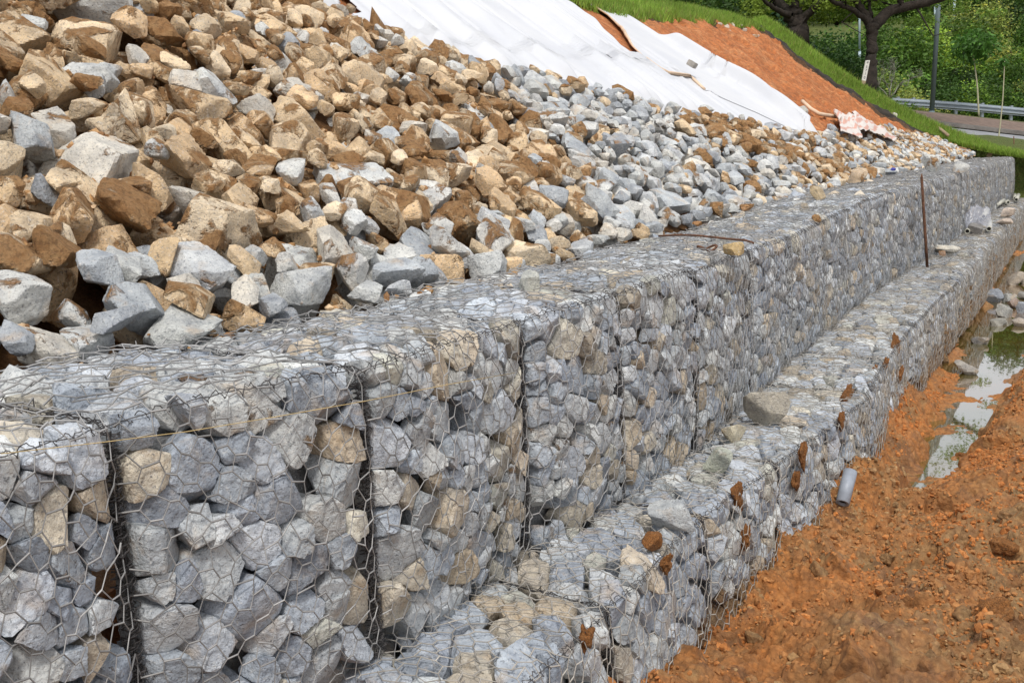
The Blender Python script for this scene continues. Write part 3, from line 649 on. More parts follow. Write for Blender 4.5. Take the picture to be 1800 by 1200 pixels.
BASE = np.where(HP > 0, np.minimum(1 + TA * HP - .42, TGT - .1), 1.07); BASE = np.maximum(BASE, np.where(HP > -.02, .93, 0))
LIM = rock_top(HY) + .10 * fbm(p3(HY * 1.5, 0 * HY), 3, 75); MASK = (HP < LIM) & (HP > -.10 - .22 * np.clip(fbm(p3(HY * .8, 1 + 0 * HY), 2, 78) + .25 * sm(HY, 5, 12) , 0, 1))
HH = BASE.copy(); ID = np.full(HH.shape, -1, int); ROCKS = []
ok_i, ok_j = np.nonzero(MASK)
def size_at(Y, p, g):
    s = np.interp(Y, [2, 5, 8, 14, 22], [.132, .128, .104, .088, .088]); return s * g.uniform(.55, 1.55) ** (1.1 if g.random() < .8 else .3)
g = np.random.default_rng(5)
def try_drop(K, smax=9., lift=.13):
    q = g.integers(0, len(ok_i), K); ii, jj = ok_i[q], ok_j[q]; k = int(np.argmin(HH[ii, jj] - TGT[ii, jj])); i, j = ii[k], jj[k]
    if HH[i, j] > TGT[i, j] - .02 : return False
    X, Y, p = gxs[i], gys[j], HP[i, j]; s = min(size_at(Y, p, g), smax)
    if p < .25: s = min(s, .15)
    ax = np.array([s * g.uniform(1.05, 1.6), s, s * g.uniform(.55, .9)]); Nn, d = rock_planes(g, ax); R = rotm(g, .42, math.atan(TA) * foot[i, j]); Nw = Nn @ R.T
    m = int(ax[0] * 1.1 / GR) + 1; i0, i1, j0, j1 = i - m, i + m + 1, j - m, j + m + 1
    if i0 < 0 or j0 < 0 or i1 > HH.shape[0] or j1 > HH.shape[1]: return False
    dx = (np.arange(-m, m + 1) * GR)[:, None, None]; dy = (np.arange(-m, m + 1) * GR)[None, :, None]
    num = d - Nw[:, 0] * dx - Nw[:, 1] * dy; nz = Nw[:, 2]
    up = nz > .04; dn = nz < -.04; zt = (num[..., up] / nz[up]).min(-1); zb = (num[..., dn] / nz[dn]).max(-1); v = zt > zb
    if not v.any(): return False
    sub = HH[i0:i1, j0:j1]; gap = np.where(v, sub - zb, -9); z0 = np.quantile(gap[v], .97) - .10 * s
    top = z0 + zt; over = (top - TGT[i0:i1, j0:j1])[v].max()
    if over > lift + .5 * s * .6: return False
    ID[i0:i1, j0:j1] = np.where(v & (top > sub), len(ROCKS), ID[i0:i1, j0:j1]); HH[i0:i1, j0:j1] = np.where(v, np.maximum(sub, top), sub)
    ROCKS.append((np.array([X, Y, z0]), Nw, d, s, ax)); return True
for t in range(9000): try_drop(7)
for t in range(8000): try_drop(14, .070, .10)
own = np.bincount(ID[ID >= 0].ravel(), minlength=len(ROCKS))
C_ = np.array([r[0] for r in ROCKS]); px, py, pz = proj(C_); Dd = np.linalg.norm(C_ - CC, axis=1)
score = own * GR * GR / Dd ** 2; inview = (px > -60) & (px < 1860) & (py > -60) & (pz > 0); score = np.where(inview, score, 0)
ZONE_G = [(700, -20), (1500, 260), (1500, 345), (1180, 425), (1060, 350), (960, 230), (820, 100)]
def inpoly(x, y, P):
    r = False; n = len(P)
    for k in range(n):
        x1, y1 = P[k]; x2, y2 = P[(k + 1) % n]
        if (y1 > y) != (y2 > y) and x < (x2 - x1) * (y - y1) / (y2 - y1) + x1: r = not r
    return r
def rock_look(x, y, pp, g):
    """colour family of the rubble by where it lies on the slope: tipped loads of clean grey and of earthy tan stone"""
    foot_ = pp < .42 + .1 * g.random(); grey = inpoly(x, y, ZONE_G)
    brown = inpoly(x, y, [(1190, 185), (1430, 240), (1460, 300), (1380, 285), (1200, 225)])
    if brown: pr = (.08, .12, .30, .50)
    elif x > 1400 and y < 330: pr = (.30, .28, .36, .06)
    elif grey: pr = (.62, .24, .12, .02)
    elif foot_: pr = (.40, .34, .25, .01)
    elif inpoly(x, y, [(560, 0), (760, 90), (1000, 300), (1050, 420), (700, 220), (520, 60)]): pr = (.05, .15, .65, .15)
    else: pr = (.03, .11, .76, .10)
    k = g.choice(4, p=pr)
    if k == 0: return 'blue-grey', np.array(GREYS[g.integers(6)]) * [1.0, .995, .965] * g.uniform(1.05, 1.32), .14 + .12 * g.random()
    if k == 1: return 'pale grey', np.array([(.62, .61, .58), (.60, .61, .60), (.66, .62, .55)][g.integers(3)]) * g.uniform(.9, 1.12), .2 + .2 * g.random()
    if k == 2: return 'tan', np.array([(.74, .55, .34), (.70, .50, .30), (.76, .62, .44), (.66, .50, .32), (.74, .58, .39)][g.integers(5)]) * g.uniform(.85, 1.12), .28 + .30 * g.random()
    return 'soil-caked brown', np.array((.50, .37, .23)), .50 + .25 * g.random()
order = np.argsort(-score); rank = np.empty(len(ROCKS), int); rank[order] = np.arange(len(ROCKS))
rest, rest_c, THR = [], [], []
for k, (c, Nw, d, s, ax) in enumerate(ROCKS):
    if own[k] < 2: continue
    fam, col, so_ = rock_look(px[k], py[k], float(pw(c[0], c[1])), g); ind = rank[k] < 300
    big = Dd[k] < 6.5 and ind
    D0, Fc = ICO[5 if (big and rank[k] < 90) else (4 if big else (3 if (ind or Dd[k] < 9) else 2))]
    rr = poly_radius(D0, Nw, d, 60); V = D0 * rr[:, None]; amp = .09 if fam != 'soil-caked brown' else .26
    V = V * (1 + amp * fbm(V / s * .9 + k * 3.1, 4, 81)[:, None] + (.045 if amp < .2 else .12) * (1 - 2 * np.abs(fbm(V / s * 2.4 + k, 4, 83)))[:, None]) + c
    tint = np.concatenate([np.tile(col, (len(V), 1)), np.full((len(V), 1), min(so_, 1))], 1)
    if ind:
        o = mesh('boulder', V, Fc, M_ROCK, tint, loc=c.tolist(), sharp=22); o['group'] = 'boulders of the rubble slope'; o['category'] = 'rock'
        lon = ax[0] / ax[1] > 1.38; fl = ax[2] / ax[1] < .66
        shp = 'long' if lon and not fl else ('slab-like' if fl else ('blocky' if ax[2] / ax[1] > .78 else 'angular'))
        THR.append([o, fam, shp, float(px[k]), float(py[k]), s])
    else: rest.append((V, Fc)); rest_c.append(tint)
V, Fc = join(rest); o = mesh('small_rubble', V, Fc, M_ROCK, np.concatenate(rest_c), sharp=26); kind(o, 'stuff')
# loose brown soil lodged between the stones
cg = np.random.default_rng(808); Bl = HH.copy()
for _ in range(6): Bl[1:-1, 1:-1] = (Bl[:-2, 1:-1] + Bl[2:, 1:-1] + Bl[1:-1, :-2] + Bl[1:-1, 2:] + Bl[1:-1, 1:-1]) / 5
ci, cj = np.nonzero(MASK & (HH < Bl - .008)); qx_, qy_, qz_ = proj(np.stack([gxs[ci], gys[cj], HH[ci, cj]], -1)); kx = (qx_ > -40) & (qx_ < 1840) & (qy_ > -40)
brn = np.array([inpoly(a, b, ZONE_G) for a, b in zip(qx_, qy_)]); pr_ = np.where(brn, .10, .75) * np.where(fbm(p3(gxs[ci] * 1.4, gys[cj] * 1.4), 3, 88) > -.12, 1, .25) * np.where(HP[ci, cj] < .4, .3, 1)
sel = np.nonzero(kx & (cg.random(len(ci)) < pr_))[0]; sel = np.concatenate([sel, cg.choice(sel, min(len(sel), 9000))]); n = len(sel); rr = .008 + .022 * cg.random(n) ** 2
cx, cy = gxs[ci[sel]] + cg.uniform(-.02, .02, n), gys[cj[sel]] + cg.uniform(-.02, .02, n); V, Fc = crumb_shapes(cx, cy, HH[ci[sel], cj[sel]] + rr * .1 - .004, rr, cg)
tc = np.array([(.42, .24, .10), (.50, .30, .14), (.34, .18, .075), (.58, .42, .26)])[cg.integers(0, 4, n)] * cg.uniform(.8, 1.2, (n, 1))
kind(mesh('loose_soil', V, Fc, mC, np.repeat(np.concatenate([tc, np.ones((n, 1))], 1), len(I1v), 0), sharp=35), 'stuff'); print('soil crumbs', n)
# each boulder's own description: look, then the place it lies in, then its order among the ones alike
def spot(x, y):
    h = ['at the left edge', 'on the left', 'left of centre', 'in the middle', 'right of centre', 'towards the far end', 'near the far end'][int(min(max(x, 0) // 257, 6))]
    wy = np.interp(x, [0, 540, 1180, 1800], [690, 570, 415, 270]); ty = np.interp(x, [0, 555, 1420, 1700], [0, 0, 235, 262]); f = (y - ty) / max(wy - ty, 1)
    v = 'by the wall top' if f > .80 else ('low on the rubble' if f > .55 else ('halfway up the rubble' if f > .28 else 'high on the rubble'))
    return v + ' ' + h
sz = sorted(t[5] / 1 for t in THR); ql, qh = sz[len(sz) // 3], sz[2 * len(sz) // 3]; grp = {}
for t in THR:
    w = 'large' if t[5] > qh else ('small' if t[5] < ql else 'medium')
    grp.setdefault('%s %s %s rock %s' % (w, fam_ if (fam_ := t[1]) else '', t[2], spot(t[3], t[4])), []).append(t)
for key, L in grp.items():
    L.sort(key=lambda t: t[3])
    for i, t in enumerate(L):
        t[0]['label'] = key if len(L) == 1 else key + ', ' + (['left one', 'right one'][i] if len(L) == 2 else ('leftmost' if i == 0 else ('rightmost' if i == len(L) - 1 else ORD[i] + ' from left')))
print('ROCKS', len(ROCKS), 'kept', int((own >= 2).sum()), flush=True)

def lone_rock(pos, ax, seed, label, col, soil=.15, name='loose_rock', yaw=None, sink=.12, mat=None, group=None, sub=4, tilt=.15, zget=None):
    g = np.random.default_rng(seed); Nn, d = rock_planes(g, np.array(ax), 10); R = rotm(g, tilt, 0)
    if yaw is not None: R = np.array(Matrix.Rotation(yaw, 3, 'Z'))
    Nw = Nn @ R.T; D0, Fc = ICO[sub]; rr = poly_radius(D0, Nw, d, 50); V = D0 * rr[:, None]; s = ax[1]
    V = V * (1 + .07 * fbm(V / s * .9 + seed, 4, 81)[:, None] + .025 * fbm(V / s * 3.5, 3, 83)[:, None])
    pos = np.array(pos, float); pos[2] -= V[:, 2].min() * (1 - sink); V = V + pos
    o = mesh(name, V, Fc, mat or M_ROCK, (*col, soil), loc=pos.tolist(), sharp=24); tag(o, label, 'rock' if name != 'clay_lump' else 'clay lump', group); return o

# ------------------------------------------------------------------ white geotextile sheets
def bank_hit(x, y, lift=0.0):
    t = np.linspace(3, 60, 12000); P = CC + ray(x, y) * t[:, None]; p = pw(P[:, 0], P[:, 1]); h = 1 + TA * np.clip(p, -1, 9) - dip(p, P[:, 1]) + lift
    i = int(np.argmax(P[:, 2] < h)); return P[i, 1], p[i]
def edge_curve(pts): 
    q = np.array([bank_hit(*s) for s in pts]); q = q[np.argsort(q[:, 1])]; return q[:, 1], q[:, 0]
RE = edge_curve([(1020, 4), (1060, 10), (1100, 30), (1180, 78), (1260, 125), (1297, 134), (1312, 142), (1365, 180), (1425, 222), (1415, 240)])
GA = edge_curve([(982, 2), (1020, 26), (1062, 60), (1100, 90), (1116, 100), (1170, 118), (1230, 132), (1300, 160), (1418, 232)])
GB = edge_curve([(1034, 6), (1068, 28), (1092, 52), (1112, 84), (1138, 110), (1170, 130), (1210, 137), (1240, 160), (1330, 200), (1410, 240)])
def sheet(y0f, y1f, name, label, lift, seed, hole=None, plo=.2, phi=4.75):
    pp = np.arange(plo, phi, .035); n = 620 if y0f is None else 160
    Ya = np.full(len(pp), 1.5) if y0f is None else np.interp(pp, *y0f); Yb = np.interp(pp, *y1f); B = np.linspace(0, 1, n)
    Yg = Ya[:, None] + (Yb - Ya)[:, None] * B[None]; Pg = np.repeat(pp[:, None], n, 1)
    lo = rock_top(Yg) - .30; Pg = np.maximum(Pg, lo)
    top = CREST(Yg) + .15; Z = 1 + TA * np.minimum(Pg, top) + lift; X = xw(Yg) - .95 - Pg
    # folds running down the slope, slightly slantwise, sharper where the cloth is slack
    gs = np.random.default_rng(seed * 10 + 1)
    for k in range(85):
        yk = gs.uniform(1, 18.5); wd = gs.uniform(.03, .13); am = wd * gs.uniform(.45, 1.0) * 1; slp = gs.normal(.20, .035); pc_ = gs.uniform(.5, 4.8); pl = gs.uniform(2.2, 5.0)
        line = yk + slp * (Pg - 2.5) + .05 * np.sin(Pg * gs.uniform(.5, 1.1) + gs.uniform(0, 6)); Z = Z + am * np.exp(-((Yg - line) / wd) ** 2) * np.exp(-((Pg - pc_) / pl) ** 4)
    Z = Z + .05 * fbm(p3(Yg * .5, Pg * .4, seed), 2, 93)
    bul = np.exp(-((Yg - 17.0) / .8) ** 2 - ((Pg - 1.9) / .5) ** 2); Z += .16 * bul; Z = Z - .22 * (1 - sm(Pg, rock_top(Yg) - .25, rock_top(Yg) + .12))
    Pt = np.stack([X, Yg, Z], -1); V, Fq = grid(Pt)
    if hole is not None:
        c = Pt.reshape(-1, 3)[Fq].mean(1); hx, hy, _ = proj(c); keep = np.array([not inpoly(a, b, hole) for a, b in zip(hx, hy)]); Fq = Fq[keep]
    o = mesh(name, V, Fq, M_CLOTH)
    md = o.modifiers.new('thick', 'SOLIDIFY'); md.thickness = .006; return tag(o, label, 'sheet'), Pt
sA, PA = sheet(None, GA, 'geotextile_sheet', 'wide white fabric sheet pegged down the bank above the rubble, left of the soil gap', .0, 3, [(588, -12), (604, -12), (636, 23), (611, 26), (602, 14)])
sB, PB = sheet(GB, RE, 'geotextile_sheet', 'narrower white fabric sheet beside the bare red soil, right of the soil gap', .013, 3)
# stained hem rolled along the left edge of the right sheet: a part of that sheet
q = PB[:, 0]; q = q[np.r_[True, np.linalg.norm(np.diff(q, axis=0), axis=1) > .01]][::2] + [0, .0, .0]
q = q + [0, 0, .01]; q = q[(-q[:, 0] - .95 + xw(q[:, 1])) > 2.1]; V, Fq = tube(q, .018 + .006 * np.sin(np.arange(len(q)) * .4), 6); o = mesh('hem', V, Fq, M_HEM); o.parent = sB; o['label'] = 'orange-stained rolled hem of the sheet'
# small strip of dark lining under the torn spot
y_, p_ = bank_hit(612, 8); c = np.array([xw(y_) - .95 - p_, y_, 1 + TA * p_ - .02])

# brick weighing the sheet
def box(name, size, mat, loc, rot=(0, 0, 0), bev=.006, parent=None):
    bm = bmesh.new(); bmesh.ops.create_cube(bm, size=1); bmesh.ops.scale(bm, vec=Vector(size), verts=bm.verts)
    if bev: bmesh.ops.bevel(bm, geom=bm.edges[:], offset=bev, segments=2, affect='EDGES')
    o = bmobj(name, bm, mat, parent); o.location = loc; o.rotation_euler = rot; return o
y_, p_ = bank_hit(1217, 139); X = xw(y_) - .95 - p_; sl_ = math.atan(TA)
tag(box('brick', (.12, .26, .08), M_BRICK, (X, y_, 1 + TA * p_ + .21), (0, sl_, .25)), 'single grey cement brick lying on the white sheet', 'brick')

def on_bank(x, y): y_, p_ = bank_hit(x, y); return np.array([xw(y_) - .95 - p_, y_, 1 + TA * p_ - float(dip(p_, y_))])
P = on_bank(1404, 198); lone_rock(P - [0, 0, .12], (.16, .13, .13), 31, 'pale grey rock lying on the bare red soil beside the sheet', (.5, .5, .46), .25)
for k, (x, y, s) in enumerate([(1262, 44, .13), (1274, 48, .12), (1285, 46, .14), (1296, 44, .12), (1279, 56, .10), (1308, 52, .09), (1325, 64, .12), (1336, 62, .08)]):
    P = on_bank(x, y); P[2] -= .12
    lone_rock(P, (s * 1.1, s, s * .8), 200 + k, 'pale stone sticking out under the turf edge, ' + ORD[k] + ' from the left', (.62, .55, .48), .3, group='stones under the turf edge', sub=3)
for k, (x, y, s) in enumerate([(1433, 114, .13), (1526, 168, .13), (1536, 180, .12), (1544, 183, .10), (1552, 190, .12), (1571, 207, .14), (1580, 208, .10)]):
    P = on_bank(x, y); lone_rock(P - [0, 0, .06], (s, s, s * .7), 240 + k, 'pale stone beside the dark edging of the bank, ' + ORD[k] + ' from the top', (.6, .56, .5), .3, group='stones beside the edging', sub=3)
# crumpled red and white sheet at the foot of the red soil
pc = on_bank(1485, 222); n = 60; U, Vv = np.meshgrid(np.linspace(-1, 1, n), np.linspace(-1, 1, n), indexing='ij')
Xc = pc[0] + .28 + Vv * -.30 * (1 + .5 * fbm(p3(U * 3, 0 * U), 2, 3)); Yc = pc[1] + U * 1.35 * (1 - .3 * Vv) + .3 * Vv; Zc = 1.06 + TA * pw(Xc, Yc) + .10 + .16 * np.abs(fbm(p3(U * 5 + Vv, Vv * 1.5), 3, 5)) + .10 * (1 - U * U) - .05 * np.abs(Vv)
V, Fq = grid(np.stack([Xc, Yc, Zc], -1)); o = mesh('crumpled_sheet', V, Fq, M_STRIPE); o.modifiers.new('thick', 'SOLIDIFY').thickness = .004
tag(o, 'crumpled red and white striped sheet at the foot of the red soil', 'sheet')
# pale orange hose-like fold crossing the soil to the sheet
q = np.array([on_bank(*s) for s in [(1410, 188), (1425, 202), (1440, 211), (1462, 214), (1480, 216), (1500, 222)]]) + [0, 0, .10]
tt = np.linspace(0, 5, 40); q = np.stack([np.interp(tt, range(6), q[:, k]) for k in range(3)], -1)
V, Fq = tube(q, .035, 6); tag(mesh('cloth_strip', V, Fq, M_HEM), 'pale twisted cloth strip lying across the red soil', 'cloth strip')

# dark edging where bank and turf meet, and the timber at its foot
yy = np.linspace(29.25, 29.45, 3); pe = np.arange(.35, CREST(29) + .1, .05)
out = []
for y_ in (29.22, 29.50):
    out.append(np.stack([xw(y_) - .95 - pe, np.full(len(pe), y_), 1 + TA * pe - dip(pe, 29)], -1))
lo_, hi_ = out; jit = lambda s: .13 * fbm(p3(pe * 4, 0 * pe), 4, s)[:, None] * np.array([0, 1, .9])
Pg = np.stack([lo_ + [0, -.16, -.25] + jit(1), lo_ + [0, -.10, .0] + jit(2), lo_ + [0, .0, .05] + jit(3), hi_ + [0, -.1, .09] + jit(4), hi_ + [0, .2, .0]], 1)
V, Fq = grid(Pg); tag(mesh('bank_edging', V, Fq, M_EDGE), 'dark earth-stained edging strip between the red soil and the grass', 'edging')
A, B = on_bank(1628, 226), on_bank(1664, 256); V, Fq = tube(np.array([A, (A + B) / 2, B]) + [-.0, .12, .26], .04, 6); tag(mesh('timber_batten', V, Fq, M_WOOD), 'thin weathered timber batten on the dark edging above the wall end', 'batten')

# ------------------------------------------------------------------ things on the wall
def top_at(x, y):      # point on top of the upper tier
    P = at_z(x, y, 1.06); zt = float(KZT(P[1])) + .02; return at_z(x, y, zt)
def ledge_at(x, y):
    P = at_z(x, y, .05); return at_z(x, y, float(KZB(P[1])) + .012)
T = top_at
lone_rock(T(929, 512), (.075, .06, .06), 41, 'small pale rock on the wire top above the third joint', (.58, .58, .52), .08)
lone_rock(T(1438, 352), (.10, .075, .11), 43, 'tan upright stone standing alone on the wall top beyond the rod', (.55, .43, .27), .35)
lone_rock(T(1288, 446), (.10, .085, .03), 44, 'flat ochre stone on the wall edge beside the rusty loops', (.55, .40, .20), .2)
lone_rock(T(1436, 390), (.06, .05, .02), 45, 'small orange chip on the wall edge beyond the flat ochre stone', (.5, .3, .13), .5, sub=3)
lone_rock(T(1310, 371), (.09, .07, .03), 46, 'flat rust-orange chip on the wall top near the rubble foot', (.5, .27, .12), .5, sub=3)
for k, (x, y, s, c) in enumerate([(1505, 322, .16, (.60, .46, .32)), (1640, 303, .2, (.55, .55, .52)), (1688, 303, .17, (.5, .5, .48)), (1712, 275, .17, (.58, .42, .26)), (1738, 276, .1, (.5, .36, .22))]):
    P = T(x, y); lone_rock(P, (s, s * .8, s * .6), 50 + k, ['rounded tan rock with a brown underside on the far wall top', 'pale grey wedge rock on the wall top behind the stake', 'whitish rock on the wall top right of the pale wedge', 'tan pointed rock at the very end of the rubble', 'small brown rock last on the far wall top'][k], c, .3, sub=3)
Lg = ledge_at
lone_rock(Lg(1347, 745), (.15, .12, .09), 161, 'large tan-grey rock lying on the lower ledge against nothing else', (.46, .42, .35), .25, yaw=.9)['label'] = 'largest loose rock, tan below and grey on top, on the lower ledge'
lone_rock(Lg(1268, 828), (.07, .06, .085), 62, 'small upright greenish-white rock on the lower ledge', (.55, .57, .48), .15)
lone_rock(Lg(1172, 925), (.12, .10, .07), 63, 'light grey pyramid-shaped rock in the middle of the lower ledge', (.50, .52, .53), .06)
lone_rock(Lg(1290, 772), (.11, .08, .04), 66, 'flat yellowish stone at the wall foot behind the largest loose rock', (.50, .45, .34), .2)
lone_rock(Lg(1148, 965), (.052, .045, .045), 64, 'round orange clay lump on the lower ledge below the pyramid rock', (.5, .2, .05), 1, name='clay_lump', mat=M_CLAY)
lone_rock(Lg(1667, 446), (.24, .14, .05), 67, 'flat pale rock on the far ledge in front of the stake', (.58, .55, .48), .1)
lone_rock(Lg(1770, 383), (.16, .13, .10), 68, 'pale peach pointed rock beside the scattered pipes', (.60, .50, .42), .1)
lone_rock(Lg(1765, 395), (.17, .12, .04), 69, 'thin flat peach slab in front of the pointed rock', (.58, .48, .40), .1)
lone_rock(Lg(1655, 450), (.07, .06, .05), 70, 'small brown stone at the wall foot beside the flat pale rock', (.35, .22, .14), .5, sub=3)
# clay smeared over the edge of the lower tier
for k, (x, y, w, h) in enumerate([(1302, 872, .05, .12), (1416, 800, .05, .12), (1405, 845, .04, .08), (1492, 700, .11, .12), (1482, 740, .045, .09), (1577, 612, .10, .15), (1584, 660, .07, .10), (1315, 950, .045, .10), (1034, 1125, .03, .07), (1175, 990, .04, .06), (1560, 640, .06, .06), (1540, 655, .04, .08)]):
    P = at_z(x, y, -.03); Yk = P[1]; s = ray(x, y)
    tt = np.linspace(1, 40, 9000); Q = CC + s * tt[:, None]; i = int(np.argmax(np.diff(np.sign(Q[:, 0] - xl(Q[:, 1]) - .03)) != 0)); Q = Q[i]
    if Q[2] > -.02: Q = at_z(x, y, .02)
    g = np.random.default_rng(300 + k); D0, Fc0 = ICO[5]; parts = []
    V = D0 * np.array([.015, max(w * 1.0, h * .36), h * .60]); V = V * (1 + .95 * fbm(D0 * 1.7 + k * 2.3, 5, 7)[:, None]); V[:, 1] += .35 * w * fbm(p3(V[:, 2] * 9, 0 * V[:, 2], k), 3, 8); V[:, 1] *= np.clip(1.1 + V[:, 2] / h * .8, .25, 2)
    parts.append((V + Q + [-.012, 0, 0], Fc0))
    V, Fc = join(parts)
    lab = ['over the edge of the lower tier', 'down the face of the lower tier'][int(Q[2] < -.12)]
    o = mesh('clay_smear', V, Fc, M_CLAY, loc=Q.tolist()); tag(o, 'orange clay stuck ' + lab + ', ' + ORD[[7, 5, 6, 4, 3, 1, 0, 8, 11, 9, 2, 10][k]] + ' counted from the far end', 'clay', 'clay stuck on the lower tier')
# steel stake leaning on the wall, rod and loops on the wall top
def tube_obj(name, pts, rad, mat, label, cat, n=8, group=None, parent=None):
    V, Fq = tube(pts, rad, n); o = mesh(name, V, Fq, mat); 
    if parent is None: tag(o, label, cat, group)
    else: o.parent = parent
    return o
def wallface(x, y, off=.04):
    Q = CC + ray(x, y) * np.linspace(1, 40, 9000)[:, None]; i = int(np.argmax(np.diff(np.sign(Q[:, 0] - xw(Q[:, 1]) - off)) != 0)); return Q[i]
A = wallface(1620, 312, .05); Bb = Lg(1627, 470); Bb[0] += .02
q = np.array([A + (A - Bb) * 0.0, A * .66 + Bb * .34, A * .33 + Bb * .67, Bb]); q = np.concatenate([q[:1] + [0, 0, .05], q])
tube_obj('steel_stake', q, [.003, .016, .017, .018, .018], M_RUST, 'rusty pointed steel stake standing against the upper wall face', 'stake')
A, B = T(1158, 421), T(1325, 426); t = np.linspace(0, 1, 24)[:, None]; q = A + (B - A) * t; q[:, 2] += .025 + .012 * np.sin(t[:, 0] * 5) ; q[-3:, 2] -= [.0, .008, .02]
tube_obj('steel_rod', q, .0075, M_RUST, 'long thin rusty rod lying across the wall top', 'rod')
c = T(1243, 442); t = np.linspace(0, 2 * math.pi, 40)
for k, (dx, dy, r) in enumerate([(0, 0, .06), (.03, .05, .055)]):
    if k: break
q = np.stack([c[0] + .085 * np.cos(t) + .01 * np.sin(3 * t), c[1] + .034 * np.sin(t), c[2] + .03 + .02 * np.sin(2 * t) + .0 * t], -1); q2 = q + [.02, .05, .012]
q3 = c + (q - c) * [.62, 1.5, .7]; tube_obj('rusty_wire_loop', q3, .0075, M_RUST, 'small rusty bent bar loop on the wall top beside the ochre stone', 'metal loop')
# twine stretched along the near faces
q = [wallface(x, y, .055) for x, y in [(2, 797), (180, 777), (330, 758), (480, 733), (640, 705), (790, 675), (905, 655)]]; tube_obj('twine', np.array(q), .0013, M_TWINE, 'thin straw-coloured twine running along the near upper faces', 'twine', 5)
# grey pipe in the mud
def pipe(A, B, r, mat, label, group=None, hollow=True):
    A, B = np.array(A, float), np.array(B, float); d = (B - A) / np.linalg.norm(B - A); root = empty('pipe', ((A + B) / 2).tolist()); tag(root, label, 'pipe', group)
    V1, F1 = tube(np.array([A, B]), r, 14, False); V2, F2 = tube(np.array([B, A]), r * .86, 14, False)
    k = np.arange(14); k2 = (k + 1) % 14; n = 28
    V = np.concatenate([V1, V2]);
    o = mesh('pipe_wall', V, np.concatenate([F1, F2 + n]), mat, loc=((A + B) / 2).tolist()); o.modifiers.new('w', 'SOLIDIFY').thickness = r * .14; o.parent = root; o.location = (0, 0, 0)
    V, Fq = tube(np.array([A + d * r * .4, B - d * r * .4]), r * .84, 12); o = mesh('bore_shade', V, Fq, M_DARK, loc=((A + B) / 2).tolist()); o.parent = root; o.location = (0, 0, 0); return root  # black plug inside the pipe stands in for the shade of its bore
pp_ = [((1750, 412), (1762, 403), 'stub of cream pipe touching the concrete lump'), ((1738, 410), (1744, 380), 'cream pipe pointing at the camera, nearest the ledge edge'), ((1728, 389), (1737, 380), 'short cream pipe behind the plastic film'), ((1742, 372), (1750, 360), 'short cream pipe under the crossing pair'), ((1748, 362), (1772, 364), 'cream pipe lying level at the back'), ((1750, 369), (1778, 358), 'cream pipe of the crossing pair, left end open'), ((1768, 363), (1775, 352), 'cream pipe leaning on the wall foot'), ((1784, 354), (1783, 344), 'upright cream pipe stub at the wall corner'), ((1786, 358), (1797, 344), 'cream pipe at the frame edge rising to the right')]
pp_[0] = ((1700, 412), (1710, 403), pp_[0][2])
for k, (a, b_, lab) in enumerate(pp_):
    A, B = Lg(*a), Lg(*b_); L_ = np.linalg.norm(B - A)
    if L_ > 1.1: B = A + (B - A) * 1.1 / L_
    pipe(A + [0, 0, .05 + .02 * (k % 3)], B + [0, 0, .06 + .04 * (k % 3)], .042, M_PVC, lab, 'cream pipes on the far ledge')
# concrete lump with film
c = Lg(1716, 411); lone_rock(c, (.15, .15, .13), 77, 'dark rounded concrete lump on the far ledge under the plastic film', (.16, .15, .14), .05, name='concrete_lump', mat=M_CONC)['category'] = 'concrete'
U, Vv = np.meshgrid(np.linspace(-1, 1, 40), np.linspace(0, 1, 40), indexing='ij'); Pf = np.stack([c[0] - .05 + .18 * U + .1 * Vv, c[1] + .30 + .12 * U - .25 * Vv, c[2] + .44 - .34 * Vv + .10 * fbm(p3(U * 2.5, Vv * 2.5), 3, 9) - .1 * U * U], -1)
V, Fq = grid(Pf); tag(mesh('plastic_film', V, Fq, M_FILM), 'crumpled clear plastic film draped over the concrete lump', 'plastic film')
c = on_bank(1571, 297); lone_rock(at_z(1571, 300, 1.15), (.045, .04, .03), 78, 'tiny blue plastic scrap among the far rubble', (.1, .1, .4), 0, name='plastic_scrap', mat=M_BLUE, sub=3)['category'] = 'plastic scrap'
# rocks in and beside the water
for k, (x, y, s, c, lab) in enumerate([(1776, 500, (.30, .2, .13), (.55, .47, .38), 'flat cream rock standing in the far water'), (1795, 497, (.15, .1, .07), (.56, .48, .38), 'small cream rock right of the flat cream one'), (1735, 530, (.17, .14, .15), (.42, .45, .5), 'round blue-grey rock beside the wall foot'),
        (1762, 530, (.15, .12, .12), (.5, .5, .48), 'pale grey rock leaning beside the round one'), (1770, 540, (.12, .1, .10), (.55, .42, .35), 'pinkish pointed rock in front of the pale one'), (1792, 548, (.24, .16, .13), (.44, .47, .52), 'blue-grey rock at the frame edge'),
        (1754, 556, (.25, .15, .10), (.48, .47, .43), 'broad flat grey rock in the middle of the heap'), (1742, 570, (.24, .14, .07), (.46, .44, .38), 'long flat grey-brown rock at the water edge'), (1779, 572, (.16, .1, .06), (.58, .50, .42), 'pale pointed rock reflected in the water'), (1708, 602, (.15, .1, .07), (.5, .47, .44), 'whitish rock half buried in orange mud'), (1687, 655, (.19, .1, .05), (.52, .48, .43), 'flat pale slab at the near water edge'), (1790, 525, (.16, .1, .08), (.5, .48, .44), 'grey rock behind the frame-edge rock')]):
    P = at_z(x, y, -.72); P[0] += .08; s = (s[0] * .85, s[1] * .85, s[2] * .75); lone_rock(P - [0, 0, .02], s, 400 + k, lab, tuple(.68 * q for q in c), .12, sub=3, sink=.2)
def mud_hit(x, y):
    t = np.linspace(2.5, 14, 2600); P = CC + ray(x, y) * t[:, None]
    for q in P:
        if q[2] < -.1 and q[2] < mz(q[0], q[1]): return q
    return P[-1]
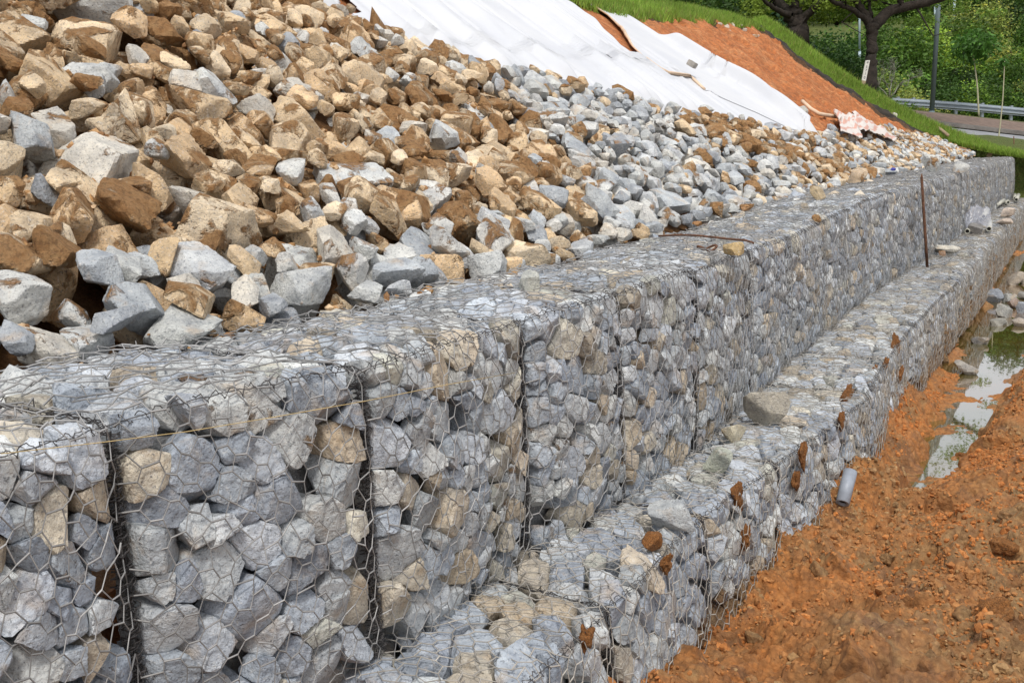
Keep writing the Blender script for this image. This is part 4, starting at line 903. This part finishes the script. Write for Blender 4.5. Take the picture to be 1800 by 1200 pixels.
A = at_z(1481, 884, -.46); dA = (A - CC) @ CF; A = CC + ray(1481, 884) * (dA - .22); Bt = CC + ray(1495, 828) * (dA - .12); pipe(A, Bt, .040, M_PVCG, 'short grey plastic pipe sticking out of the orange mud')
# clods on the mud
CL = [((1778, 905), .10), ((1690, 800), .07), ((1440, 1010), .09), ((1745, 1075), .13), ((1700, 1085), .09), ((1660, 1130), .07), ((1600, 1010), .07), ((1480, 940), .08), ((1330, 1120), .07), ((1760, 955), .10), ((1560, 980), .06), ((1720, 945), .08)]
for k, ((x, y), s) in enumerate(CL):
    P = mud_hit(x, y) - [0, 0, .01]
    g = np.random.default_rng(500 + k); D0, Fc = ICO[4]; Nn, d = rock_planes(g, np.array([s * 1.2, s * .9, s * .6]) * .75, 12); V = D0 * poly_radius(D0, Nn, d, 16)[:, None]
    V = V * (1 + .32 * fbm(D0 * 3 + k, 5, 7)[:, None]) + P; o = mesh('clay_clod', V, Fc, M_CLAY if k % 2 else M_MUD, loc=P.tolist()); tag(o, 'clod of %s clay on the trampled mud, %s from the bottom of the photo' % ('orange' if k % 2 else 'brown', ORD[sorted(range(len(CL)), key=lambda q: -CL[q][0][1]).index(k)]), 'clod', 'clods on the mud')

# ------------------------------------------------------------------ vegetation
def leaf_mesh(C, size, g, tints, droop=.3):
    n = len(C); a = g.normal(0, 1, (n, 3)); a[:, 2] = a[:, 2] * .5 - droop; a /= np.linalg.norm(a, axis=1, keepdims=True)
    b = np.cross(a, g.normal(0, 1, (n, 3))); b /= np.linalg.norm(b, axis=1, keepdims=True); s = size * g.uniform(.6, 1.4, n)[:, None]
    V = np.stack([C, C + a * s * .5 + b * s * .24, C + a * s, C + a * s * .5 - b * s * .24], 1).reshape(-1, 3)
    return V, np.arange(n * 4).reshape(n, 4), np.repeat(np.concatenate([tints, np.ones((n, 1))], 1), 4, 0)
def crown_points(g, n, rad, lumps, flat=.8):
    """leaf positions on many overlapping lumps inside the crown, gaps between them"""
    L = g.normal(0, 1, (lumps, 3)); L /= np.linalg.norm(L, axis=1, keepdims=True); L *= (g.random((lumps, 1)) ** .45) * .72; L[:, 2] = np.abs(L[:, 2]) * .9 if flat else L[:, 2]
    lr = g.uniform(.18, .42, lumps); k = g.choice(lumps, n, p=lr ** 2 / (lr ** 2).sum()); D = g.normal(0, 1, (n, 3)); D /= np.linalg.norm(D, axis=1, keepdims=True)
    P = L[k] + D * (lr[k] * (1 - .35 * g.random(n) ** 2))[:, None] * (1 + .15 * g.normal(0, 1, (n, 1))); return P * np.array(rad), k
GREEN = {'dark': (.045, .10, .022), 'mid': (.085, .17, .028), 'bright': (.17, .28, .04), 'olive': (.19, .24, .06), 'blue': (.04, .10, .05)}
def shrub_proto(seed, col, n, rad, lumps, leaf):
    g = np.random.default_rng(seed); P, k = crown_points(g, n, rad, lumps); P[:, 2] += rad[2] * .1; lt = g.uniform(.5, 1.7, lumps)[k][:, None] * g.uniform(.7, 1.35, (n, 1))
    tn = np.array(col)[None] * lt; yel = (g.random(n) < .10)[:, None]; tn = np.where(yel, tn * [1.7, 1.35, .9], tn)
    P[:, 2] = np.maximum(P[:, 2], .02); V, Fq, tc = leaf_mesh(P, leaf, g, tn)
    o = mesh('foliage', V, Fq, M_LEAF, tc, smooth=False)
    st = []
    for q in range(6):
        e = g.normal(0, 1, 3) * np.array(rad) * .4; e[2] = rad[2] * g.uniform(.4, .8); m_ = e * .5 + g.normal(0, .08, 3); st.append(tube(np.array([[0, 0, -.2], m_, e]), [.05, .035, .012], 5))
    V, Fq = join(st); s_ = mesh('stems', V, Fq, M_BARK); return o, s_
PROTO = []
for k, (c, n, rad, l, lf) in enumerate([('dark', 9000, (2.2, 2.2, 2.0), 26, .15), ('mid', 9000, (2.4, 2.4, 2.1), 30, .14), ('bright', 8000, (1.9, 1.9, 1.7), 26, .13), ('olive', 8000, (2.2, 2.2, 2.2), 28, .14), ('blue', 8000, (1.8, 1.8, 2.6), 22, .17), ('mid', 5000, (1.3, 1.3, 1.1), 18, .11)]):
    PROTO.append(shrub_proto(600 + k, GREEN[c], n, rad, l, lf) + (c,))
used_p = set()
def put_shrub(P, pk, sc, rz, label, cat='shrub', group='shrubs along the road', name='shrub'):
    f, s_, c = PROTO[pk]; r = empty(name, tuple(P)); r.rotation_euler = (0, 0, rz); r.scale = sc if hasattr(sc, '__len__') else (sc,) * 3; tag(r, label, cat, group)
    for o in (f, s_):
        if pk in used_p: o = o.copy(); COL.objects.link(o)
        o.parent = r
    used_p.add(pk); return r
CW = {'dark': 'dark green', 'mid': 'mid green', 'bright': 'bright green', 'olive': 'yellowish olive', 'blue': 'bluish dark'}
g = np.random.default_rng(77)
def row(prefix, pts, where):
    pts = sorted(pts, key=lambda q: q[0]); 
    for i, (x, d, zoff, pk, sc) in enumerate(pts):
        P = at_d(x, 100, d); P = np.array([P[0], P[1], 0]); P[2] = gz(P[0], P[1]) + zoff
        put_shrub(P, pk, sc, g.uniform(0, 6.28), '%s leafy %s %s, %s from the left' % (CW[PROTO[pk][2]], prefix, where, ORD[i]), 'shrub', prefix + 's ' + where)
row('bush', [(1480, 37, -.4, 4, .75), (1440, 37, .0, 0, .8), (1510, 40, -.3, 0, .8), (1568, 40, -.6, 5, 1.2), (1600, 42.5, -.3, 3, .75), (1640, 46, -.1, 0, .95), (1690, 46, -.1, 2, .95), (1735, 46.5, .0, 1, .95), (1780, 46.5, .1, 0, .85), (1825, 46.5, .2, 3, .8), (1545, 44, .0, 3, 1.0), (1870, 47, 0, 1, .9)], 'close behind the guardrail')
row('bush', [(1150, 30, .2, 0, .8), (1205, 33, .2, 0, .9), (1260, 35, 0, 4, .8), (1310, 36, -.2, 5, 1.2), (1350, 36, -.8, 4, 1.0), (1085, 27, .1, 4, .7), (1020, 26, 0, 0, .9)], 'behind the grassy crest')
row('tall bush', [(1440, 48, .5, 0, 1.3), (1500, 50, .5, 1, 1.3), (1560, 52, .8, 1, 1.4), (1610, 54, .5, 2, 1.4), (1660, 56, .5, 1, 1.4), (1705, 58, .8, 3, 1.2), (1755, 62, -1.2, 2, .9), (1800, 62, -1.2, 1, .9), (1850, 60, 0, 1, 1.3), (1380, 46, .5, 1, 1.4), (1320, 44, .5, 0, 1.4), (1255, 42, .5, 1, 1.3), (1190, 40, .3, 0, 1.3), (1120, 38, .3, 1, 1.3), (1040, 36, .2, 0, 1.2)], 'in the second row')
row('bush', [(1640, 52, -.2, 1, 1.1), (1672, 53, .2, 2, 1.15), (1700, 51, -.2, 0, 1.0), (1728, 54, .0, 3, 1.0), (1762, 52, .0, 1, 1.0), (1795, 54, .2, 5, 1.9), (1830, 53, .3, 2, 1.1), (1585, 48, .0, 5, 1.9), (1530, 46, -.2, 1, 1.0), (1490, 44, -.2, 2, .9), (1860, 50, .2, 0, 1.1), (1415, 41, .2, 2, .9)], 'in the gap behind the verge')
row('tree-sized bush', [(1470, 70, 2, 1, 2.2), (1530, 72, 2, 0, 2.2), (1590, 74, 2, 1, 2.2), (1650, 80, 2, 0, 2.2), (1700, 80, .4, 3, 1.6), (1745, 78, -.5, 2, 1.5), (1790, 76, -.6, 0, 1.7), (1830, 78, .0, 1, 2.0), (1745, 96, 2.5, 0, 2.6), (1810, 96, 3.5, 4, 2.4), (1880, 90, 1, 0, 2.3), (1690, 98, 3, 4, 2.4), (1400, 68, 2, 0, 2.3), (1330, 66, 2, 0, 2.2), (1260, 62, 2, 1, 2.2), (1180, 58, 2, 0, 2.2)], 'in the back row')
# far woods: one mass
g = np.random.default_rng(81); cl = []
for k in range(170):
    a = g.uniform(-20, 110); e = g.uniform(100, 170); X, Y = a * ea[0] + e * ee[0], a * ea[1] + e * ee[1]; z = gz(X, Y); cl.append((X, Y, z + g.uniform(0, 5), g.uniform(3.5, 6)))
n = 90000; cl = np.array(cl); k = g.integers(0, len(cl), n); D = g.normal(0, 1, (n, 3)); D /= np.linalg.norm(D, axis=1, keepdims=True); D[:, 2] = np.abs(D[:, 2]) * 1.1
P = cl[k, :3] + D * cl[k, 3:4] * g.uniform(.75, 1.05, (n, 1)); ct = np.array([GREEN['dark'], GREEN['mid'], GREEN['blue']])[g.integers(0, 3, len(cl))][k] * g.uniform(.7, 1.4, (n, 1))
V, Fq, tc = leaf_mesh(P, .75, g, ct); kind(mesh('far_woods', V, Fq, M_LEAF, tc, smooth=False), 'stuff')

# the two big spreading trees
def spline(pts, n=14):
    pts = np.array(pts, float); t = np.linspace(0, len(pts) - 1, n); P = np.stack([np.interp(t, range(len(pts)), pts[:, k]) for k in range(pts.shape[1])], -1)
    for _ in range(2): P[1:-1] = .25 * P[:-2] + .5 * P[1:-1] + .25 * P[2:]
    return P
def big_tree(base_px, dist, trunk, limbs, label, seed, leafn, canopy, tr):
    """trunk and limbs given as photo points with a distance; the crown spreads over the limbs"""
    g = np.random.default_rng(seed); root_p = at_d(*base_px, dist); root_p[2] -= .25; r = empty('spreading_tree', root_p.tolist()); tag(r, label, 'tree', 'big spreading trees')
    def W_(p): x, y, dd = p; return at_d(x, y, dist + dd)
    q = spline([np.append(W_(p[:3]), p[3]) for p in trunk], 22); q[0, 2] -= .3
    V, Fq = tube(q[:, :3] + .02 * g.normal(0, 1, (22, 3)), q[:, 3] * (1 + .08 * g.normal(0, 1, 22)), 12); o = mesh('trunk', V, Fq, M_BARK, loc=root_p.tolist()); o.parent = r; o.location = (0, 0, 0)
    tips = []
    for L in limbs:
        q = spline([np.append(W_(p[:3]), p[3]) for p in L], 20); V, Fq = tube(q[:, :3] + .015 * g.normal(0, 1, (20, 3)), q[:, 3], 9); o = mesh('limb', V, Fq, M_BARK, loc=root_p.tolist()); o.parent = r; o.location = (0, 0, 0)
        tips.append(q[-1, :3]); 
        tw = []
        for k in range(5):
            i = g.integers(6, 20); a_ = q[i, :3]; b_ = a_ + g.normal(0, .5, 3) + [0, 0, .5]; c_ = b_ + g.normal(0, .5, 3) + [0, 0, .35]; tw.append(tube(np.array([a_, b_, c_]), [.03, .018, .006], 5))
        V, Fq = join(tw); t_ = mesh('twigs', V, Fq, M_BARK, loc=root_p.tolist()); t_.parent = o; t_.location = (0, 0, 0)
    P = []; 
    for (x, y, dd, sx, sz, m_) in canopy:
        c = at_d(x, y, dist + dd); nl = 9; k = g.integers(0, nl, m_); Lc = g.normal(0, 1, (nl, 3)) * [sx, sx, sz] * .55; D = g.normal(0, 1, (m_, 3)); D /= np.linalg.norm(D, axis=1, keepdims=True)
        P.append(c + Lc[k] + D * np.array([sx, sx, sz]) * .38 * g.random((m_, 1)) ** .5)
    P = np.concatenate(P); n = len(P); tn = np.array((.20, .30, .045))[None] * g.uniform(.6, 1.4, (n, 1)); V, Fq, tc = leaf_mesh(P, .11, g, tn)
    o = mesh('crown', V, Fq, M_LEAF, tc, smooth=False, loc=root_p.tolist()); o.parent = r; o.location = (0, 0, 0)
big_tree((1403, 64), 33, [(1403, 66, 0, .36), (1400, 40, 0, .28), (1394, 22, 0, .30)],
         [[(1392, 24, 0, .18), (1375, 10, .3, .13), (1352, -6, .8, .10), (1300, -40, 1.5, .05)], [(1396, 22, 0, .16), (1398, 5, 0, .12), (1396, -20, 0, .09), (1405, -60, 0, .05)], [(1404, 42, 0, .15), (1422, 22, -.3, .12), (1445, 2, -.6, .10), (1480, -30, -1, .06)], [(1396, 30, 0, .13), (1412, 14, .6, .09), (1420, -10, 1, .07), (1440, -50, 1, .04)], [(1394, 30, 0, .12), (1368, 20, -.6, .08), (1345, 2, -1, .06), (1325, -15, -1.5, .03)]],
         'big dark-barked tree on the grassy crest, the left of two', 91, 0, [(1370, 0, 1.0, 2.0, .55, 3000), (1440, 2, 1.5, 1.7, .5, 2600), (1300, -10, 1, 2.0, .6, 2200), (1395, 22, 2.2, 1.0, .4, 800), (1400, -75, 0, 3.5, .9, 4200)], None)
big_tree((1530, 147), 32, [(1531, 150, 0, .24), (1530, 110, 0, .17), (1532, 75, 0, .16), (1533, 44, 0, .19)],
         [[(1534, 46, 0, .19), (1552, 30, 0, .17), (1566, 16, 0, .15), (1600, 12, 0, .135), (1630, 6, -.2, .13), (1655, -4, -.4, .12), (1700, -22, -1, .09), (1760, -50, -2, .04)], [(1530, 46, 0, .15), (1518, 22, .1, .12), (1504, 2, .2, .10), (1490, -30, .3, .06)], [(1528, 42, 0, .10), (1500, 18, -.3, .08), (1468, 4, -.6, .07), (1430, -20, -1, .04)], [(1584, 15, 0, .10), (1584, 2, 0, .09), (1590, -22, .2, .07), (1600, -60, .3, .03)], [(1533, 30, .2, .06), (1527, 8, .4, .045), (1530, -20, .6, .03)]],
         'big dark-barked tree with one long level limb, right of two', 92, 0, [(1480, 12, 1.5, 1.1, .4, 1300), (1545, 2, 1.5, 1.3, .45, 1500), (1600, 30, 2.5, .9, .35, 700), (1690, -5, 1.5, 1.4, .4, 1200), (1530, -45, 0, 3.0, .8, 3600), (1620, -55, -.5, 3.0, .7, 3200), (1560, 14, 1.5, .7, .3, 260)], None)
# dead twiggy shrub
g = np.random.default_rng(15); b0 = at_d(1563, 158, 35.5); b0[2] -= .3; tw = []
def grow(p, d, L, r, dep):
    q = p + d * L; m_ = (p + q) / 2 + g.normal(0, .06, 3); tw.append(tube(np.array([p, m_, q]), [r, r * .85, r * .6], 5))
    if dep: 
        for _ in range(3): nd = d + g.normal(0, .5, 3); nd /= np.linalg.norm(nd); grow(q, nd, L * .72, r * .6, dep - 1)
for _ in range(4): d = np.array([g.normal(0, .5), g.normal(0, .5), 1.]); grow(b0, d / np.linalg.norm(d), .55, .025, 3)
V, Fq = join(tw); tag(mesh('bare_shrub', V, Fq, M_DEAD), 'leafless pale grey shrub beside the right big tree trunk', 'shrub')
# young trees on stakes
def young(base, dist, top, label, crown, r0=.03):
    A = at_d(*base, dist); B = at_d(*top, dist); mid = (A + B) / 2 + [.04, 0, 0]; r = empty('young_tree', A.tolist()); tag(r, label, 'tree', 'young staked trees')
    q = spline([A - [0, 0, .1], mid, B], 12); V, Fq = tube(q, np.linspace(r0, r0 * .6, 12), 6); o = mesh('trunk', V, Fq, M_TWIG, loc=A.tolist()); o.parent = r; o.location = (0, 0, 0)
    if crown:
        g = np.random.default_rng(int(base[0])); n = crown[2]; P = g.normal(0, 1, (n, 3)); P /= np.linalg.norm(P, axis=1, keepdims=True); P *= g.random((n, 1)) ** .5; P[:, 2] *= 1; P = P * [crown[0], crown[0], crown[1]] + B + [0, 0, crown[1] * .6]; P += .12 * fbm(P * 1.5, 2, 3)[:, None]
        V, Fq, tc = leaf_mesh(P, .2, g, np.array((.07, .17, .03))[None] * g.uniform(.6, 1.5, (n, 1)), .9); o = mesh('crown', V, Fq, M_LEAF, tc, smooth=False, loc=A.tolist()); o.parent = r; o.location = (0, 0, 0)
young((1721, 203), 39, (1711, 98), 'young tree with a drooping green crown behind the footpath', (.85, .62, 900), .035)
young((1754, 252), 31, (1766, 108), 'thin bare sapling at the near edge of the road', (.12, .15, 20), .022)
tube_obj('marker_stick', np.array([at_d(1783, 285, 28.6), at_d(1782, 240, 28.6)]), .014, M_RUST, 'thin brown stick standing at the far end of the wall', 'stick', 6)
# white painted marker post with worn writing
A = at_d(1516, 152, 31.2); B = at_d(1522.5, 107, 31.2); d = B - A; Lp = float(np.linalg.norm(d)); root = empty('marker_post', A.tolist()); tag(root, 'white painted marker post with dark worn lettering against the tree trunk', 'post')
rz = YAW; lean = math.atan2(d @ _R, d[2])
bm = bmesh.new(); bmesh.ops.create_cube(bm, size=1); bmesh.ops.scale(bm, vec=(.125, .06, Lp), verts=bm.verts); bmesh.ops.translate(bm, vec=(0, 0, Lp / 2), verts=bm.verts)
for v in bm.verts:
    if v.co.z > Lp * .9 and v.co.x < 0: v.co.z -= .03
bmesh.ops.bevel(bm, geom=bm.edges[:], offset=.006, segments=1, affect='EDGES'); po = bmobj('post_body', bm, M_POST, root); root.rotation_euler = (0, lean, rz)
for k, (z, ch, s_) in enumerate([(.90, '4', .085), (.73, '5', .075), (.60, '7', .08), (.47, '1', .08), (.33, '0', .085)]):
    cu = bpy.data.curves.new('lettering', 'FONT'); cu.body = ch; cu.size = s_ * 1.3; cu.extrude = .002; cu.align_x = 'CENTER'; cu.align_y = 'CENTER'; cu.materials.append(M_INK)
    tc_ = bpy.data.objects.new('tmp', cu); COL.objects.link(tc_); bpy.context.view_layer.update(); me_ = bpy.data.meshes.new_from_object(tc_); bpy.data.objects.remove(tc_)
    to = bpy.data.objects.new('lettering', me_); COL.objects.link(to); to.parent = root; to.location = (0, -.033, Lp * z); to.rotation_euler = (math.pi / 2, 0, 0)
o = box('soil_stain', (.127, .062, Lp * .22), M_WOOD, (0, 0, Lp * .11), bev=.004, parent=root); o['label'] = 'soil-stained foot of the post'

# guardrails
def guardrail(pts, hgt, label, posts, bw=.31):
    pts = np.array(pts, float); root = empty('guardrail', pts[0].tolist()); tag(root, label, 'guardrail', 'steel guardrails')
    prof = np.array([(0, -.155), (.0, -.12), (.07, -.085), (.07, -.05), (0, -.015), (0, .015), (.07, .05), (.07, .085), (0, .12), (0, .155)]) * bw / .31
    t = np.linspace(0, len(pts) - 1, 60); C = np.stack([np.interp(t, range(len(pts)), pts[:, k]) for k in range(3)], -1); tg = np.gradient(C, axis=0)[:, :2]; nrm = np.stack([tg[:, 1], -tg[:, 0]], 1); nrm /= np.linalg.norm(nrm, axis=1, keepdims=True)
    nrm = np.where((nrm @ ee)[:, None] > 0, -nrm, nrm)
    P = np.stack([np.concatenate([C[:, :2] + nrm * a, (C[:, 2] + hgt - .155 + b_)[:, None]], 1) for a, b_ in prof], 1); V, Fq = grid(P)
    o = mesh('rail_beam', V, Fq, M_STEEL, loc=pts[0].tolist(), smooth=False); o.modifiers.new('t', 'SOLIDIFY').thickness = .008; o.parent = root; o.location = (0, 0, 0)
    for k in range(posts):
        i = int((k + .5) * 60 / posts); c = C[i]; V, Fq = segs([c + [-nrm[i, 0] * .1, -nrm[i, 1] * .1, -.3]], [c + [-nrm[i, 0] * .1, -nrm[i, 1] * .1, hgt + .02]], .07, 4)
        o = mesh('rail_post', V, Fq, M_STEEL, loc=pts[0].tolist(), smooth=False); o.parent = root; o.location = (0, 0, 0)
hg = .70
guardrail([at_d(x, y, 41) - [0, 0, hg] for x, y in [(1566, 172), (1620, 175), (1700, 181), (1800, 190), (1900, 199), (2000, 208)]], hg, 'long steel guardrail along the road verge, the nearer one', 10)
guardrail([at_d(x, y, 68) - [0, 0, hg] for x, y in [(1714, 103), (1800, 105), (1900, 108), (2000, 112)]], hg, 'short stretch of steel guardrail high between the bushes', 7, .36)
# poles
def pole(base, top, dist, r0, r1, mat, label, name='lamp_pole', ext=3.0):
    A, B = at_d(*base, dist), at_d(*top, dist); B = A + (B - A) * ext; root = empty(name, A.tolist()); tag(root, label, 'pole')
    V, Fq = tube(np.array([A - [0, 0, .2], B]), [r0, r1], 12); o = mesh('shaft', V, Fq, mat, loc=A.tolist()); o.parent = root; o.location = (0, 0, 0)
    V, Fq = tube(np.array([A + [0, 0, -.1], A + (B - A) / np.linalg.norm(B - A) * .22]), [r0 * 1.25, r0 * 1.18], 12); o = mesh('collar', V, Fq, mat, loc=A.tolist()); o.parent = root; o.location = (0, 0, 0)
pole((1637, 207), (1650, 0), 36, .082, .078, M_POLE, 'thick grey lamp pole standing on the grass before the guardrail', ext=2.0)
pole((1511, 100), (1511, 0), 46, .05, .045, M_PALE, 'slim pale pole behind the right big tree', 'utility_pole', 1.5)
pole((1675, 60), (1678, 0), 60, .07, .06, M_PALE, 'slim pale pole right of the thick lamp pole', 'utility_pole', 1.6)
pole((1642, 60), (1644, 0), 60, .05, .05, M_PALE, 'thin pale pole seen just left of the thick lamp pole', 'utility_pole', 1.4)

# grass blades on the turf
g = np.random.default_rng(99); n = 150000
a_ = g.uniform(-14, 22, n); e_ = g.uniform(17, 40, n) ; X = a_ * ea[0] + e_ * ee[0]; Y = a_ * ea[1] + e_ * ee[1]; h, _, _, p_, c_ = ground(X, Y)
bz = bgz(a_, e_); dens = np.where(Y > 29.35, h > bz + .08, (p_ > c_ - .05) & (p_ < c_ + 3.0)); qx, qy, qz = proj(np.stack([X, Y, h], -1)); dens &= (qx > 950) & (qx < 1850)
# denser right behind the edging
Yn = 29.35 + 1.6 * g.random(60000) ** 1.5; pn = g.uniform(-2.2, 6.2, 60000); Xn = xw(Yn) - .95 - pn; hn = ground(Xn, Yn)[0]
Yc = g.uniform(14, 29.2, 50000); pc_ = CREST(Yc) + g.uniform(-.12, 1.6, 50000); Xc = xw(Yc) - .95 - pc_; hc = np.maximum(ground(Xc, Yc)[0], 1 + TA * CREST(Yc) - .1)
X = np.r_[X[dens], Xn, Xc]; Y = np.r_[Y[dens], Yn, Yc]; h = np.r_[h[dens], hn, hc]; n = len(X)
Ln = (.075 + .11 * g.random(n) ** 2) * (1 + .8 * np.clip(fbm(p3(X * .8, Y * .8), 2, 4), 0, 1)); th = g.uniform(0, 6.283, n); w_ = .011; ln = g.normal(0, .35, (n, 2)) * Ln[:, None]
B0 = np.stack([X, Y, h - .02], -1); dx = np.stack([np.cos(th) * w_, np.sin(th) * w_, 0 * th], -1); tip = B0 + np.concatenate([ln, Ln[:, None]], 1)
V = np.stack([B0 - dx, B0 + dx, tip], 1).reshape(-1, 3); tn = np.array((.23, .37, .06))[None] * g.uniform(.55, 1.35, (n, 1)) * (1 + .3 * fbm(p3(X * 1.2, Y * 1.2), 2, 8))[:, None]; dry = (g.random(n) < .06)[:, None]; tn = np.where(dry, [[.35, .33, .12]], tn)
kind(mesh('grass', V, np.arange(n * 3).reshape(n, 3), M_BLADE, np.repeat(np.concatenate([tn, np.ones((n, 1))], 1), 3, 0), smooth=False), 'stuff')
